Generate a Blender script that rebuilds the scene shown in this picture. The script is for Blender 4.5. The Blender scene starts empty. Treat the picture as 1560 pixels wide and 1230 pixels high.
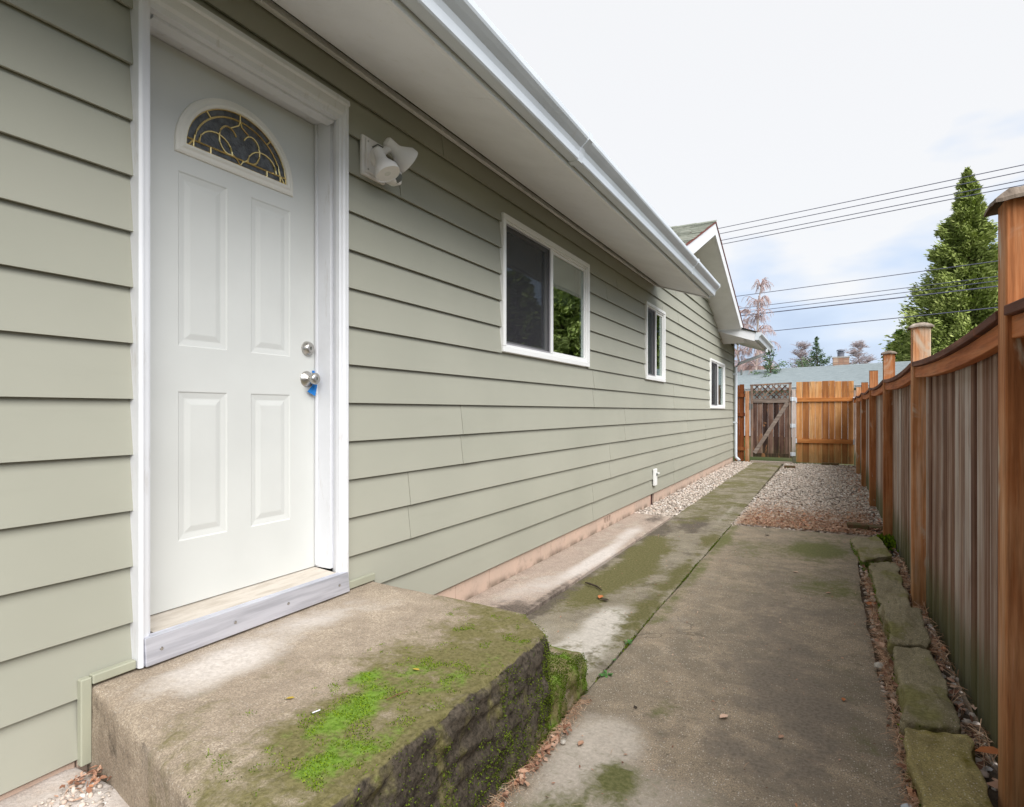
import bpy, math, random
import numpy as np
from mathutils import Vector, Matrix, noise as mn
R = math.radians
S = bpy.context.scene
COL = S.collection
rng = random.Random(7)
nr = np.random.default_rng(11)

# ------------------------------------------------------------------ camera
EYE = 1.165; CX = 1.953
cd = bpy.data.cameras.new('camera'); cam = bpy.data.objects.new('camera', cd); COL.objects.link(cam)
cam.location = (CX, 0, EYE); cam.rotation_euler = (R(90), 0, math.atan(485/900))
cd.sensor_width = 36; cd.lens = 900/1560*36; cd.shift_y = 12/1560
cd.clip_start = .05; cd.clip_end = 2000
S.camera = cam
# ------------------------------------------------------------------ world
SUN_EL, SUN_AZ = 43, 125          # azimuth measured clockwise from +Y
W = bpy.data.worlds.new('World'); S.world = W; W.use_nodes = True
wt = W.node_tree; wt.nodes.clear()
def wn(t, **k):
    n = wt.nodes.new(t)
    for a, b in k.items(): setattr(n, a, b)
    return n
sky = wn('ShaderNodeTexSky', sky_type='NISHITA', sun_disc=False)
sky.sun_elevation = R(SUN_EL); sky.sun_rotation = R(SUN_AZ); sky.air_density = 1.0; sky.dust_density = 2.0
tc = wn('ShaderNodeTexCoord'); mp = wn('ShaderNodeMapping'); mp.inputs['Scale'].default_value = (1, 1, 2.6)
mp.inputs['Location'].default_value = (.3, .1, .0)
n1 = wn('ShaderNodeTexNoise'); n1.inputs['Scale'].default_value = 2.1; n1.inputs['Detail'].default_value = 5; n1.inputs['Roughness'].default_value = .5
sp = wn('ShaderNodeSeparateXYZ')
el = wn('ShaderNodeMapRange', interpolation_type='SMOOTHSTEP'); el.inputs['From Min'].default_value = .0; el.inputs['From Max'].default_value = .62
ad = wn('ShaderNodeMath', operation='MULTIPLY_ADD'); ad.inputs[1].default_value = .85
rp = wn('ShaderNodeValToRGB')
rp.color_ramp.elements[0].position = .26; rp.color_ramp.elements[0].color = (1.80, 2.17, 2.85, 1)
rp.color_ramp.elements[1].position = .78; rp.color_ramp.elements[1].color = (3.15, 3.15, 3.17, 1)
e = rp.color_ramp.elements.new(.5); e.color = (2.25, 2.62, 3.22, 1)
mx = wn('ShaderNodeMix', data_type='RGBA'); mx.inputs['Factor'].default_value = .94
bg = wn('ShaderNodeBackground'); bg.inputs['Strength'].default_value = .083
wo = wn('ShaderNodeOutputWorld')
L = wt.links.new
L(tc.outputs['Generated'], mp.inputs['Vector']); L(mp.outputs[0], n1.inputs['Vector'])
L(tc.outputs['Generated'], sp.inputs[0]); L(sp.outputs['Z'], el.inputs['Value'])
L(el.outputs[0], ad.inputs[0])
sb_ = wn('ShaderNodeMath', operation='MULTIPLY_ADD'); sb_.inputs[1].default_value = 3.0; sb_.inputs[2].default_value = -1.15
L(n1.outputs['Fac'], sb_.inputs[0]); L(sb_.outputs[0], ad.inputs[2])
L(ad.outputs[0], rp.inputs['Fac']); L(sky.outputs[0], mx.inputs[6]); L(rp.outputs[0], mx.inputs[7])
L(mx.outputs[2], bg.inputs['Color']); L(bg.outputs[0], wo.inputs['Surface'])
# ------------------------------------------------------------------ sun
sd = bpy.data.lights.new('sun', 'SUN'); so = bpy.data.objects.new('sun', sd); COL.objects.link(so)
sd.energy = 1.5; sd.angle = R(55); sd.color = (1, .985, .955)
sdir = Vector((math.sin(R(SUN_AZ))*math.cos(R(SUN_EL)), math.cos(R(SUN_AZ))*math.cos(R(SUN_EL)), math.sin(R(SUN_EL))))
so.rotation_euler = (-sdir).to_track_quat('-Z', 'Y').to_euler()
# ------------------------------------------------------------------ exposure
S.view_settings.view_transform = 'Standard'; S.view_settings.look = 'None'
S.view_settings.exposure = 1.86; S.view_settings.gamma = 1; S.view_settings.use_curve_mapping = False

# ================================================================== helpers
def tag(o, label=None, cat=None, group=None, kind=None):
    for k, v in (('label', label), ('category', cat), ('group', group), ('kind', kind)):
        if v: o[k] = v
    return o
def empty(name, loc=(0, 0, 0), label=None, cat=None, group=None):
    o = bpy.data.objects.new(name, None); COL.objects.link(o); o.location = loc; o.empty_display_size = .1
    o['_w'] = loc
    return tag(o, label, cat, group)
WL = {}
def wl(o): return WL.get(o.name, (0, 0, 0))
class MB:
    def __init__(s): s.v = []; s.f = []
    def add(s, vs, fs):
        b = len(s.v); s.v += [tuple(p) for p in vs]; s.f += [tuple(b+i for i in f) for f in fs]; return s
    def box(s, x0, x1, y0, y1, z0, z1):
        return s.add([(x0,y0,z0),(x1,y0,z0),(x1,y1,z0),(x0,y1,z0),(x0,y0,z1),(x1,y0,z1),(x1,y1,z1),(x0,y1,z1)],
                     [(0,3,2,1),(4,5,6,7),(0,1,5,4),(1,2,6,5),(2,3,7,6),(3,0,4,7)])
    def hexa(s, p):   # 8 points, same order as box
        return s.add(p, [(0,3,2,1),(4,5,6,7),(0,1,5,4),(1,2,6,5),(2,3,7,6),(3,0,4,7)])
    def extrude(s, prof, a, b, f):  # closed profile [(u,v)], f(u,v,t)->xyz
        n = len(prof)
        s.add([f(u, v, a) for u, v in prof] + [f(u, v, b) for u, v in prof],
              [(i, (i+1) % n, n+(i+1) % n, n+i) for i in range(n)] + [tuple(range(n))[::-1], tuple(range(n, 2*n))]); return s
    def tube(s, pts, r, n=8, caps=True):
        pts = [Vector(p) for p in pts]; m = len(pts); rs = r if isinstance(r, (list, tuple)) else [r]*m
        vs = []; up = Vector((0, 0, 1))
        for i, p in enumerate(pts):
            d = (pts[min(i+1, m-1)] - pts[max(i-1, 0)]).normalized()
            a = d.cross(up if abs(d.z) < .95 else Vector((1, 0, 0))).normalized(); b = d.cross(a)
            for k in range(n):
                t = 2*math.pi*k/n; vs.append(p + (a*math.cos(t)+b*math.sin(t))*rs[i])
        fs = [(i*n+k, i*n+(k+1) % n, (i+1)*n+(k+1) % n, (i+1)*n+k) for i in range(m-1) for k in range(n)]
        if caps: fs += [tuple(range(n))[::-1], tuple(range((m-1)*n, m*n))]
        return s.add(vs, fs)
    def lathe(s, c, axis, prof, n=20):   # prof [(dist along axis, radius)]
        c = Vector(c); axis = Vector(axis).normalized()
        return s.tube_raw(c, axis, prof, n)
    def tube_raw(s, c, ax, prof, n):
        a = ax.cross(Vector((0, 0, 1)) if abs(ax.z) < .9 else Vector((1, 0, 0))).normalized(); b = ax.cross(a)
        vs = []
        for d, r in prof:
            for k in range(n):
                t = 2*math.pi*k/n; vs.append(c+ax*d+(a*math.cos(t)+b*math.sin(t))*r)
        m = len(prof)
        fs = [(i*n+k, i*n+(k+1) % n, (i+1)*n+(k+1) % n, (i+1)*n+k) for i in range(m-1) for k in range(n)]
        fs += [tuple(range(n))[::-1], tuple(range((m-1)*n, m*n))]
        return s.add(vs, fs)
    def mesh(s, name, mat, off=(0, 0, 0), smooth=False):
        me = bpy.data.meshes.new(name)
        me.from_pydata([(v[0]-off[0], v[1]-off[1], v[2]-off[2]) for v in s.v], [], s.f); me.update()
        if mat: me.materials.append(mat)
        import bmesh
        b = bmesh.new(); b.from_mesh(me); bmesh.ops.recalc_face_normals(b, faces=b.faces); b.to_mesh(me); b.free()
        if smooth:
            me.polygons.foreach_set('use_smooth', [True]*len(me.polygons))
        return me
    def build(s, name, mat, parent=None, smooth=False, bevel=0, seg=1):
        off = wl(parent) if parent else (0, 0, 0)
        o = bpy.data.objects.new(name, s.mesh(name, mat, off, smooth)); COL.objects.link(o)
        if parent: o.parent = parent; WL[o.name] = off
        if smooth: sharp(o)
        if bevel:
            m = o.modifiers.new('bevel', 'BEVEL'); m.width = bevel; m.segments = seg; m.limit_method = 'ANGLE'
        return o
def sharp(o, a=40):
    try: o.data.set_sharp_from_angle(angle=R(a))
    except Exception: pass
def thing(name, loc, label, cat, group=None):
    o = bpy.data.objects.new(name, None); COL.objects.link(o); o.location = loc; o.empty_display_size = .1
    WL[o.name] = tuple(loc); return tag(o, label, cat, group)
def single(mb, name, mat, loc, label, cat, group=None, **k):     # a thing that is one mesh, origin at loc
    o = mb.build(name, mat, None, **k); me = o.data
    co = np.empty(len(me.vertices)*3); me.vertices.foreach_get('co', co); co = co.reshape(-1, 3)-np.array(loc)
    me.vertices.foreach_set('co', co.ravel()); o.location = loc; WL[o.name] = tuple(loc)
    return tag(o, label, cat, group)

def np_mesh(name, V, F, mat, parent=None, attrs=None, smooth=False):
    """V (n,3) float, F (m,k) int"""
    me = bpy.data.meshes.new(name); k = F.shape[1]
    me.vertices.add(len(V)); me.vertices.foreach_set('co', V.astype(np.float32).ravel())
    me.loops.add(F.size); me.loops.foreach_set('vertex_index', F.astype(np.int32).ravel())
    me.polygons.add(len(F)); me.polygons.foreach_set('loop_start', np.arange(0, F.size, k, dtype=np.int32))
    me.polygons.foreach_set('loop_total', np.full(len(F), k, dtype=np.int32))
    if smooth: me.polygons.foreach_set('use_smooth', np.ones(len(F), dtype=bool))
    me.update(calc_edges=True)
    for a, v in (attrs or {}).items():
        at = me.attributes.new(a, 'FLOAT', 'POINT'); at.data.foreach_set('value', np.asarray(v, dtype=np.float32))
    me.materials.append(mat)
    o = bpy.data.objects.new(name, me); COL.objects.link(o)
    if parent: o.parent = parent; WL[o.name] = wl(parent)
    return o
def rot_rand(n, tilt=math.pi):
    q = nr.normal(size=(n, 4)); q /= np.linalg.norm(q, axis=1)[:, None]
    w, x, y, z = q.T
    return np.stack([np.stack([1-2*(y*y+z*z), 2*(x*y-z*w), 2*(x*z+y*w)], 1),
                     np.stack([2*(x*y+z*w), 1-2*(x*x+z*z), 2*(y*z-x*w)], 1),
                     np.stack([2*(x*z-y*w), 2*(y*z+x*w), 1-2*(x*x+y*y)], 1)], 1)
def rot_flat(n, tilt):      # random spin about z then small tilt
    a = nr.uniform(0, 2*np.pi, n); ca, sa = np.cos(a), np.sin(a); Z = np.zeros(n); O = np.ones(n)
    Rz = np.stack([np.stack([ca, -sa, Z], 1), np.stack([sa, ca, Z], 1), np.stack([Z, Z, O], 1)], 1)
    t = nr.normal(0, tilt, n); b = nr.uniform(0, 2*np.pi, n); ux, uy = np.cos(b), np.sin(b); c, s_ = np.cos(t), np.sin(t)
    Rt = np.stack([np.stack([c+ux*ux*(1-c), ux*uy*(1-c), uy*s_], 1), np.stack([ux*uy*(1-c), c+uy*uy*(1-c), -ux*s_], 1),
                   np.stack([-uy*s_, ux*s_, c], 1)], 1)
    return np.einsum('nij,njk->nik', Rt, Rz)
def scatter(name, PV, PF, P, M, mat, parent=None, smooth=False, tint=None, jitter=0):
    """copies proto verts PV at P with 3x3 matrices M, joined in one mesh"""
    n = len(P); V = np.einsum('nij,kj->nki', M, PV)
    if jitter: V *= 1+nr.uniform(-jitter, jitter, V.shape)
    V = V+P[:, None, :]
    F = (PF[None]+(np.arange(n)*len(PV))[:, None, None]).reshape(-1, PF.shape[1])
    t = nr.random(n) if tint is None else tint
    return np_mesh(name, V.reshape(-1, 3), F, mat, parent, {'tint': np.repeat(t, len(PV))}, smooth)
def ico():
    t = (1+5**.5)/2
    V = np.array([(-1,t,0),(1,t,0),(-1,-t,0),(1,-t,0),(0,-1,t),(0,1,t),(0,-1,-t),(0,1,-t),(t,0,-1),(t,0,1),(-t,0,-1),(-t,0,1)], float)
    V /= np.linalg.norm(V[0])
    F = np.array([(0,11,5),(0,5,1),(0,1,7),(0,7,10),(0,10,11),(1,5,9),(5,11,4),(11,10,2),(10,7,6),(7,1,8),(3,9,4),(3,4,2),(3,2,6),(3,6,8),(3,8,9),(4,9,5),(2,4,11),(6,2,10),(8,6,7),(9,8,1)])
    return V, F

# ================================================================== materials
class NM:
    def __init__(s, name, rough=.7, spec=.3):
        s.m = bpy.data.materials.new(name); s.m.use_nodes = True; s.t = s.m.node_tree
        s.b = s.t.nodes['Principled BSDF']; s.b.inputs['Roughness'].default_value = rough
        s.b.inputs['Specular IOR Level'].default_value = spec
    def n(s, t, ins=None, **k):
        x = s.t.nodes.new(t)
        for a, b in k.items(): setattr(x, a, b)
        for a, b in (ins or {}).items(): s.put(x.inputs[a], b)
        return x
    def put(s, sock, v):
        if isinstance(v, bpy.types.NodeSocket): s.t.links.new(v, sock)
        elif isinstance(v, tuple) and len(v) == 3 and sock.type == 'RGBA': sock.default_value = (*v, 1)
        else: sock.default_value = v
    def pos(s): return s.n('ShaderNodeNewGeometry').outputs['Position']
    def obj(s):
        tc = s.n('ShaderNodeTexCoord').outputs['Object']; r = s.n('ShaderNodeObjectInfo').outputs['Random']
        m = s.n('ShaderNodeMath', {0: r, 1: 37.0}, operation='MULTIPLY').outputs[0]
        c = s.n('ShaderNodeCombineXYZ', {0: m, 1: m, 2: m}).outputs[0]
        return s.n('ShaderNodeVectorMath', {0: tc, 1: c}, operation='ADD').outputs[0]
    def rnd(s): return s.n('ShaderNodeObjectInfo').outputs['Random']
    def scale(s, v, sc): return s.n('ShaderNodeVectorMath', {0: v, 1: sc}, operation='MULTIPLY').outputs[0]
    def noise(s, v, sc, det=4, rough=.55, dist=0):
        return s.n('ShaderNodeTexNoise', {'Vector': v, 'Scale': sc, 'Detail': det, 'Roughness': rough, 'Distortion': dist}).outputs['Fac']
    def voro(s, v, sc, feat='F1'): return s.n('ShaderNodeTexVoronoi', {'Vector': v, 'Scale': sc}, feature=feat).outputs['Distance']
    def mr(s, v, a, b, c=0.0, d=1.0): return s.n('ShaderNodeMapRange', {'Value': v, 'From Min': a, 'From Max': b, 'To Min': c, 'To Max': d}, interpolation_type='SMOOTHSTEP').outputs[0]
    def math(s, op, a, b): return s.n('ShaderNodeMath', {0: a, 1: b}, operation=op).outputs[0]
    def mix(s, f, a, b, mode='MIX'):
        x = s.n('ShaderNodeMix', data_type='RGBA', blend_type=mode)
        s.put(x.inputs[0], f); s.put(x.inputs[6], a); s.put(x.inputs[7], b); return x.outputs[2]
    def ramp(s, f, cs):
        x = s.n('ShaderNodeValToRGB', {'Fac': f}); r = x.color_ramp
        while len(r.elements) < len(cs): r.elements.new(.5)
        for e_, (p, c) in zip(r.elements, cs): e_.position = p; e_.color = (*c, 1)
        return x.outputs[0]
    def attr(s, a): return s.n('ShaderNodeAttribute', attribute_name=a).outputs['Fac']
    def xyz(s, v):
        return s.n('ShaderNodeSeparateXYZ', {0: v}).outputs
    def col(s, c): s.put(s.b.inputs['Base Color'], c); return s
    def rough(s, r): s.put(s.b.inputs['Roughness'], r); return s
    def bump(s, h, strength=.3, dist=.005):
        x = s.n('ShaderNodeBump', {'Height': h, 'Strength': strength, 'Distance': dist}); s.put(s.b.inputs['Normal'], x.outputs[0]); return s

def painted(name, c, rough=.5, dirt=.15, bump=.12, grime=None):
    m = NM(name, rough); p = m.pos()
    a = m.noise(p, 3, 4); b = m.noise(p, 60, 3)
    cc = m.mix(m.mr(a, .35, .75), c, tuple(x*(1-dirt) for x in c))
    if grime: cc = m.mix(m.mr(m.noise(m.scale(p, (9, 9, 2.0)), 2.2, 6, .65), .56, .74, 0, grime[1]), cc, grime[0])
    m.col(cc); m.bump(b, bump, .003); return m.m

# siding paint: faint brushed weave, per board tone, a little dust
m = NM('sage_siding_paint', .62, .25); p = m.pos(); r = m.rnd()
c = m.mix(m.mr(m.noise(p, 1.3, 5), .3, .75), (.350, .348, .288), (.320, .320, .264))
c = m.mix(m.math('MULTIPLY', r, .35), c, (.372, .366, .308))
c = m.mix(m.mr(m.noise(m.scale(p, (1, 1.2, 9)), 1.1, 6, .6), .55, .8, 0, .35), c, (.30, .302, .245))
m.col(c)
h = m.noise(m.scale(p, (40, 14, 160)), 3, 4, .6); h2 = m.noise(p, 2.2, 2)
m.bump(m.math('ADD', m.math('MULTIPLY', h, .25), m.math('MULTIPLY', h2, 3.0)), .14, .004); SIDING = m.m
TRIMG = painted('sage_trim_paint', (.37, .375, .29), .5)
WHITE = painted('white_trim_paint', (.74, .745, .77), .42, .07, .1)
JAMB = painted('worn_white_jamb_paint', (.72, .73, .76), .45, .07, .2, ((.52, .50, .48), .7))
DOORM = painted('cream_door_paint', (.60, .61, .59), .42, .05, .06)
SOFF = painted('soffit_paint', (.84, .85, .87), .6, .08, .15, ((.68, .66, .62), .3))
GUT = painted('gutter_enamel', (.60, .64, .69), .35, .10, .05, ((.45, .45, .44), .25))
VINYL = painted('vinyl_white', (.82, .82, .81), .35, .04, .03)
DARKM = painted('shade_and_edge_black', (.012, .012, .013), .9)  # near-black: shade of gaps and holes put into the colour; drip edge too
ROOM = painted('room_dimness', (.10, .095, .09), .8)  # dimness of the rooms is put into this dark wall colour
BLIND = painted('grey_blind', (.30, .30, .28), .8)
CURT = painted('pale_green_blind', (.62, .74, .68), .8)
RUST = painted('rust_red_edge', (.16, .045, .035), .7)
m = NM('brushed_aluminium', .42, .5); p = m.pos(); m.b.inputs['Metallic'].default_value = .55
m.col(m.mix(m.mr(m.noise(m.scale(p, (2, 1.5, 25)), 2, 5, .6), .35, .7), (.66, .67, .74), (.48, .49, .55))); m.bump(m.noise(m.scale(p, (3, 8, 200)), 2), .08); ALU = m.m
m = NM('sill_beige', .6); p = m.pos(); m.col(m.mix(m.mr(m.noise(m.scale(p, (6, 1, 1)), 5, 6, .7), .4, .7), (.56, .51, .45), (.42, .37, .31))); m.bump(m.noise(p, 60), .15); SILL = m.m
m = NM('satin_nickel', .28, .5); m.b.inputs['Metallic'].default_value = .9; m.col((.50, .48, .45)); NICK = m.m
m = NM('brass', .25, .5); m.b.inputs['Metallic'].default_value = .9; m.col((.80, .64, .30)); BRASS = m.m
m = NM('obscure_glass', .18, .6); p = m.pos(); m.col(m.mix(m.mr(m.noise(p, 30, 3), .35, .65), (.03, .033, .036), (.075, .08, .085))); m.bump(m.voro(p, 140), .35, .003); OBSC = m.m
BLUE = painted('blue_tape', (.005, .16, .50), .6, .05)
m = NM('lamp_lens', .15, .5); m.col((.66, .66, .62)); LENS = m.m
SENS = painted('sensor_grey', (.14, .15, .14), .4)
PLASW = painted('weathered_white_plastic', (.80, .78, .77), .45, .06, .05, ((.62, .52, .45), .35))

def glass(name, tint, refl):
    m = bpy.data.materials.new(name); m.use_nodes = True; t = m.node_tree; t.nodes.clear()
    tr = t.nodes.new('ShaderNodeBsdfTransparent'); tr.inputs[0].default_value = (*tint, 1)
    gl = t.nodes.new('ShaderNodeBsdfGlossy'); gl.inputs['Roughness'].default_value = .012; gl.inputs[0].default_value = (.92, .97, .95, 1)
    nz = t.nodes.new('ShaderNodeTexNoise'); nz.inputs['Scale'].default_value = 1.6
    g = t.nodes.new('ShaderNodeNewGeometry'); t.links.new(g.outputs['Position'], nz.inputs['Vector'])
    bp = t.nodes.new('ShaderNodeBump'); bp.inputs['Strength'].default_value = .12; bp.inputs['Distance'].default_value = .01
    t.links.new(nz.outputs['Fac'], bp.inputs['Height']); t.links.new(bp.outputs[0], gl.inputs['Normal'])
    mx = t.nodes.new('ShaderNodeMixShader'); mx.inputs[0].default_value = refl; o = t.nodes.new('ShaderNodeOutputMaterial')
    t.links.new(tr.outputs[0], mx.inputs[1]); t.links.new(gl.outputs[0], mx.inputs[2]); t.links.new(mx.outputs[0], o.inputs[0]); return m
GLASS = glass('window_glass', (.72, .80, .77), .42)
m = bpy.data.materials.new('insect_screen_mesh'); m.use_nodes = True; t = m.node_tree; b_ = t.nodes['Principled BSDF']
b_.inputs['Base Color'].default_value = (.02, .018, .024, 1); b_.inputs['Roughness'].default_value = .7; b_.inputs['Alpha'].default_value = .66; SCREEN = m

def concrete(name, c1, c2, pale, dark, mossc, vivid, speck=.5):
    m = NM(name, .88, .2); p = m.pos()
    n1 = m.noise(p, 1.6, 7, .62); n2 = m.noise(p, 9, 6, .65); n3 = m.noise(p, 70, 4, .7); n4 = m.noise(p, 26, 5, .7, .4)
    c = m.mix(m.mr(n1, .32, .68), c1, c2)
    n5 = m.noise(p, 4.3, 8, .72, .6); c = m.mix(m.mr(n2, .38, .66, 0, .6), c, tuple(x*.70 for x in c2)); c = m.mix(m.mr(n5, .50, .64, 0, .5), c, tuple(min(.7, x*1.25) for x in c1))
    gr = m.noise(p, 210, 3, .8); c = m.mix(m.mr(gr, .38, .60, 0, .75), c, tuple(x*.42 for x in c2))
    v = m.voro(p, 130); vc = m.n('ShaderNodeTexVoronoi', {'Vector': p, 'Scale': 130.0}).outputs['Color']
    vr = m.xyz(vc)[0]
    spk = m.math('MULTIPLY', m.mr(v, .20, .38, 1, 0), m.mr(vr, .70, .86))
    c = m.mix(m.math('MULTIPLY', spk, speck), c, (.80, .76, .70))
    vd = m.voro(p, 62); vc2 = m.xyz(m.n('ShaderNodeTexVoronoi', {'Vector': p, 'Scale': 62.0}).outputs['Color'])[1]
    c = m.mix(m.math('MULTIPLY', m.math('MULTIPLY', m.mr(vd, .2, .36, 1, 0), m.mr(vc2, .72, .9)), speck), c, tuple(x*.35 for x in c2))
    ck = m.n('ShaderNodeTexVoronoi', {'Vector': m.n('ShaderNodeVectorMath', {0: p, 1: m.n('ShaderNodeVectorMath', {0: m.n('ShaderNodeTexNoise', {'Vector': p, 'Scale': 5.0, 'Detail': 5.0}).outputs['Color'], 1: (.25, .25, .25)}, operation='MULTIPLY').outputs[0]}, operation='ADD').outputs[0], 'Scale': .85}, feature='DISTANCE_TO_EDGE').outputs['Distance']
    ckm = m.math('MULTIPLY', m.mr(ck, .0015, .0045, 1, 0), m.mr(m.noise(p, 1.1, 3), .50, .58)); c = m.mix(m.math('MULTIPLY', ckm, .55), c, tuple(x*.25 for x in c2))
    # stains whose outlines are broken up by noise
    def edge(a, k1, k2): return m.mr(m.math('ADD', m.attr(a), m.math('ADD', m.math('MULTIPLY', m.math('SUBTRACT', n2, .5), k1), m.math('MULTIPLY', m.math('SUBTRACT', n4, .5), k2))), .25, .85)
    c = m.mix(edge('pale', .5, .4), c, m.mix(m.mr(n4, .3, .7), pale, tuple(x*.85 for x in pale)))
    c = m.mix(edge('dark', 1.0, 1.0), c, m.mix(m.mr(n3, .35, .65), dark, tuple(min(1, x*1.8) for x in dark)))
    c = m.mix(edge('moss', .9, 1.1), c, m.mix(m.mr(n3, .35, .7), tuple(x*.55 for x in mossc), mossc))
    c = m.mix(m.mr(m.math('ADD', m.attr('vivid'), m.math('MULTIPLY', m.math('SUBTRACT', n4, .5), 1.6)), .35, 1.0), c, m.mix(m.mr(n3, .35, .65), tuple(x*.5 for x in vivid), vivid))
    c = m.mix(m.mr(n3, .25, .75, 0, .35), c, tuple(x*.45 for x in c2))
    m.col(c)
    m.bump(m.math('ADD', m.math('ADD', m.math('ADD', m.math('MULTIPLY', n3, .8), n4), m.math('MULTIPLY', gr, .5)), m.math('MULTIPLY', m.attr('moss'), n4)), .75, .006)
    return m.m
CONC = concrete('exposed_concrete', (.53, .42, .30), (.33, .275, .205), (.62, .55, .47), (.15, .125, .10), (.20, .21, .07), (.13, .26, .02), .7)
CONW = concrete('walkway_concrete', (.44, .385, .29), (.34, .295, .22), (.68, .63, .57), (.085, .07, .056), (.185, .172, .058), (.13, .26, .02), .35)
PINK = concrete('pinkish_smooth_concrete', (.66, .52, .43), (.57, .46, .385), (.74, .68, .64), (.085, .068, .056), (.13, .13, .05), (.13, .26, .02), .15)
STEPM = concrete('step_concrete', (.54, .45, .35), (.46, .37, .28), (.70, .64, .59), (.030, .025, .019), (.215, .195, .065), (.17, .34, .008), .3)
EDGE = concrete('edging_stone_concrete', (.47, .41, .28), (.36, .31, .19), (.64, .60, .50), (.07, .055, .04), (.29, .27, .10), (.12, .25, .012), .45)
YEDGE = concrete('yellow_lichen_stone', (.54, .45, .17), (.42, .35, .16), (.50, .47, .36), (.06, .05, .03), (.24, .20, .02), (.18, .26, .02), .5)
m = NM('foundation_block', .85, .2); p = m.pos()
c = m.mix(m.mr(m.noise(p, 3, 6, .6), .3, .7), (.58, .43, .345), (.50, .385, .315)); c = m.mix(m.mr(m.noise(p, 17, 6, .7), .5, .75, 0, .6), c, (.33, .26, .21))
z = m.xyz(p)[2]; c = m.mix(m.math('MULTIPLY', m.mr(z, 0, .06, 1, 0), m.mr(m.noise(p, 6, 4), .4, .6)), c, (.22, .17, .13)); m.col(c); m.bump(m.noise(p, 90, 4, .7), .4, .004); FOUND = m.m
m = NM('bare_soil', .95, .1); p = m.pos(); m.col(m.mix(m.mr(m.noise(p, 8, 6, .7), .3, .7), (.060, .042, .028), (.11, .085, .06))); m.bump(m.noise(p, 30, 5, .7), .8, .02); SOIL = m.m
m = NM('moss_tuft', .9, .1); tn = m.attr('tint'); m.col(m.ramp(tn, [(0, (.035, .055, .006)), (.45, (.12, .19, .012)), (.8, (.20, .32, .010)), (1, (.33, .42, .03))])); MOSS = m.m
m = NM('dull_moss_tuft', .95, .1); tn = m.attr('tint'); m.col(m.ramp(tn, [(0, (.040, .045, .014)), (.5, (.10, .135, .018)), (1, (.20, .27, .025))])); MOSSD = m.m
m = NM('gravel_stone', .8, .25); tn = m.attr('tint'); p = m.pos()
c = m.ramp(tn, [(0, (.28, .24, .21)), (.2, (.46, .40, .35)), (.45, (.54, .465, .40)), (.72, (.64, .57, .50)), (.84, (.56, .42, .34)), (1, (.82, .80, .77))])
m.col(m.mix(m.mr(m.noise(p, 90, 4), .35, .7, 0, .35), c, (.34, .29, .25))); GRAV = m.m
m = NM('dead_leaf', .75, .2); tn = m.attr('tint'); p = m.pos()
c = m.ramp(tn, [(0, (.13, .06, .04)), (.3, (.32, .16, .10)), (.65, (.46, .27, .19)), (.88, (.56, .40, .30)), (1, (.48, .19, .08))]); m.col(c); LEAF = m.m
m = NM('dead_needle', .8, .15); tn = m.attr('tint'); m.col(m.ramp(tn, [(0, (.20, .10, .06)), (.35, (.48, .27, .16)), (.75, (.64, .41, .27)), (1, (.74, .58, .40))])); NEED = m.m
m = NM('weed_leaf', .6, .3); m.col((.075, .20, .045)); WEED = m.m

def wood(name, cols, grain=(22, 22, 1.1), spots=None, green=0, rough=.8, vert=True, per=.5, bump=.5):
    m = NM(name, rough, .2); v = m.obj(); p = m.pos(); r = m.rnd()
    g1 = m.noise(m.scale(v, grain), 1.0, 7, .62, .3); g2 = m.noise(m.scale(v, tuple(x*4 for x in grain)), 1.0, 5, .6); g3 = m.noise(v, 2.4, 4, .6)
    f = m.math('ADD', m.math('MULTIPLY', g1, .75), m.math('MULTIPLY', g3, .35)); f = m.math('ADD', f, m.math('MULTIPLY', m.math('SUBTRACT', r, .5), per*.5))
    c = m.ramp(m.mr(f, .25, .85), cols)
    c = m.mix(m.mr(g2, .40, .72, 0, .40), c, tuple(x*.45 for x in cols[0][1]))
    if spots: c = m.mix(m.mr(m.noise(m.scale(v, (3, 3, 1.2)), 2.6, 5, .6, .6), .58, .70, 0, spots[1]), c, spots[0])
    if green:
        z = m.xyz(p)[2]; gz = m.math('ADD', m.mr(z, .02, .62, 1, 0), m.math('MULTIPLY', m.math('SUBTRACT', g1, .5), 1.0))
        c = m.mix(m.mr(gz, .25, 1.0, 0, green), c, (.085, .095, .038))
    m.col(c); m.bump(m.math('ADD', g1, m.math('MULTIPLY', g2, .6)), bump, .006); return m.m
GREYW = wood('weathered_grey_brown_fence_wood', [(0, (.10, .045, .028)), (.25, (.23, .125, .085)), (.5, (.36, .255, .205)), (.74, (.48, .395, .35)), (1, (.62, .56, .53))], (24, 24, .7), ((.20, .10, .065), .6), .85, .85, per=.75, bump=.8)
ORNW = wood('orange_stained_post_wood', [(0, (.20, .07, .025)), (.35, (.40, .15, .055)), (.7, (.55, .27, .13)), (1, (.70, .48, .34))], (26, 26, 1.2), ((.52, .43, .33), .85), .25, .8, per=.4)
RAILW = wood('orange_stained_rail_wood', [(0, (.24, .065, .02)), (.5, (.47, .15, .045)), (1, (.56, .24, .10))], (26, 1.3, 26), None, 0, .7, per=.2)
CAPRW = wood('dark_cap_rail_wood', [(0, (.045, .020, .014)), (.5, (.15, .06, .038)), (1, (.30, .15, .10))], (26, 1.3, 26), ((.30, .10, .04), .7), 0, .8, per=.2)
CEDW = wood('honey_cedar_board', [(0, (.27, .10, .030)), (.3, (.45, .19, .06)), (.7, (.58, .29, .11)), (1, (.68, .44, .23))], (18, 18, .8), ((.16, .10, .045), .55), .35, .7, per=1.0)
CEDR = wood('honey_cedar_rail', [(0, (.26, .085, .02)), (.5, (.46, .17, .045)), (1, (.54, .24, .08))], (1.2, 24, 24), None, 0, .7, per=.2)
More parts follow.
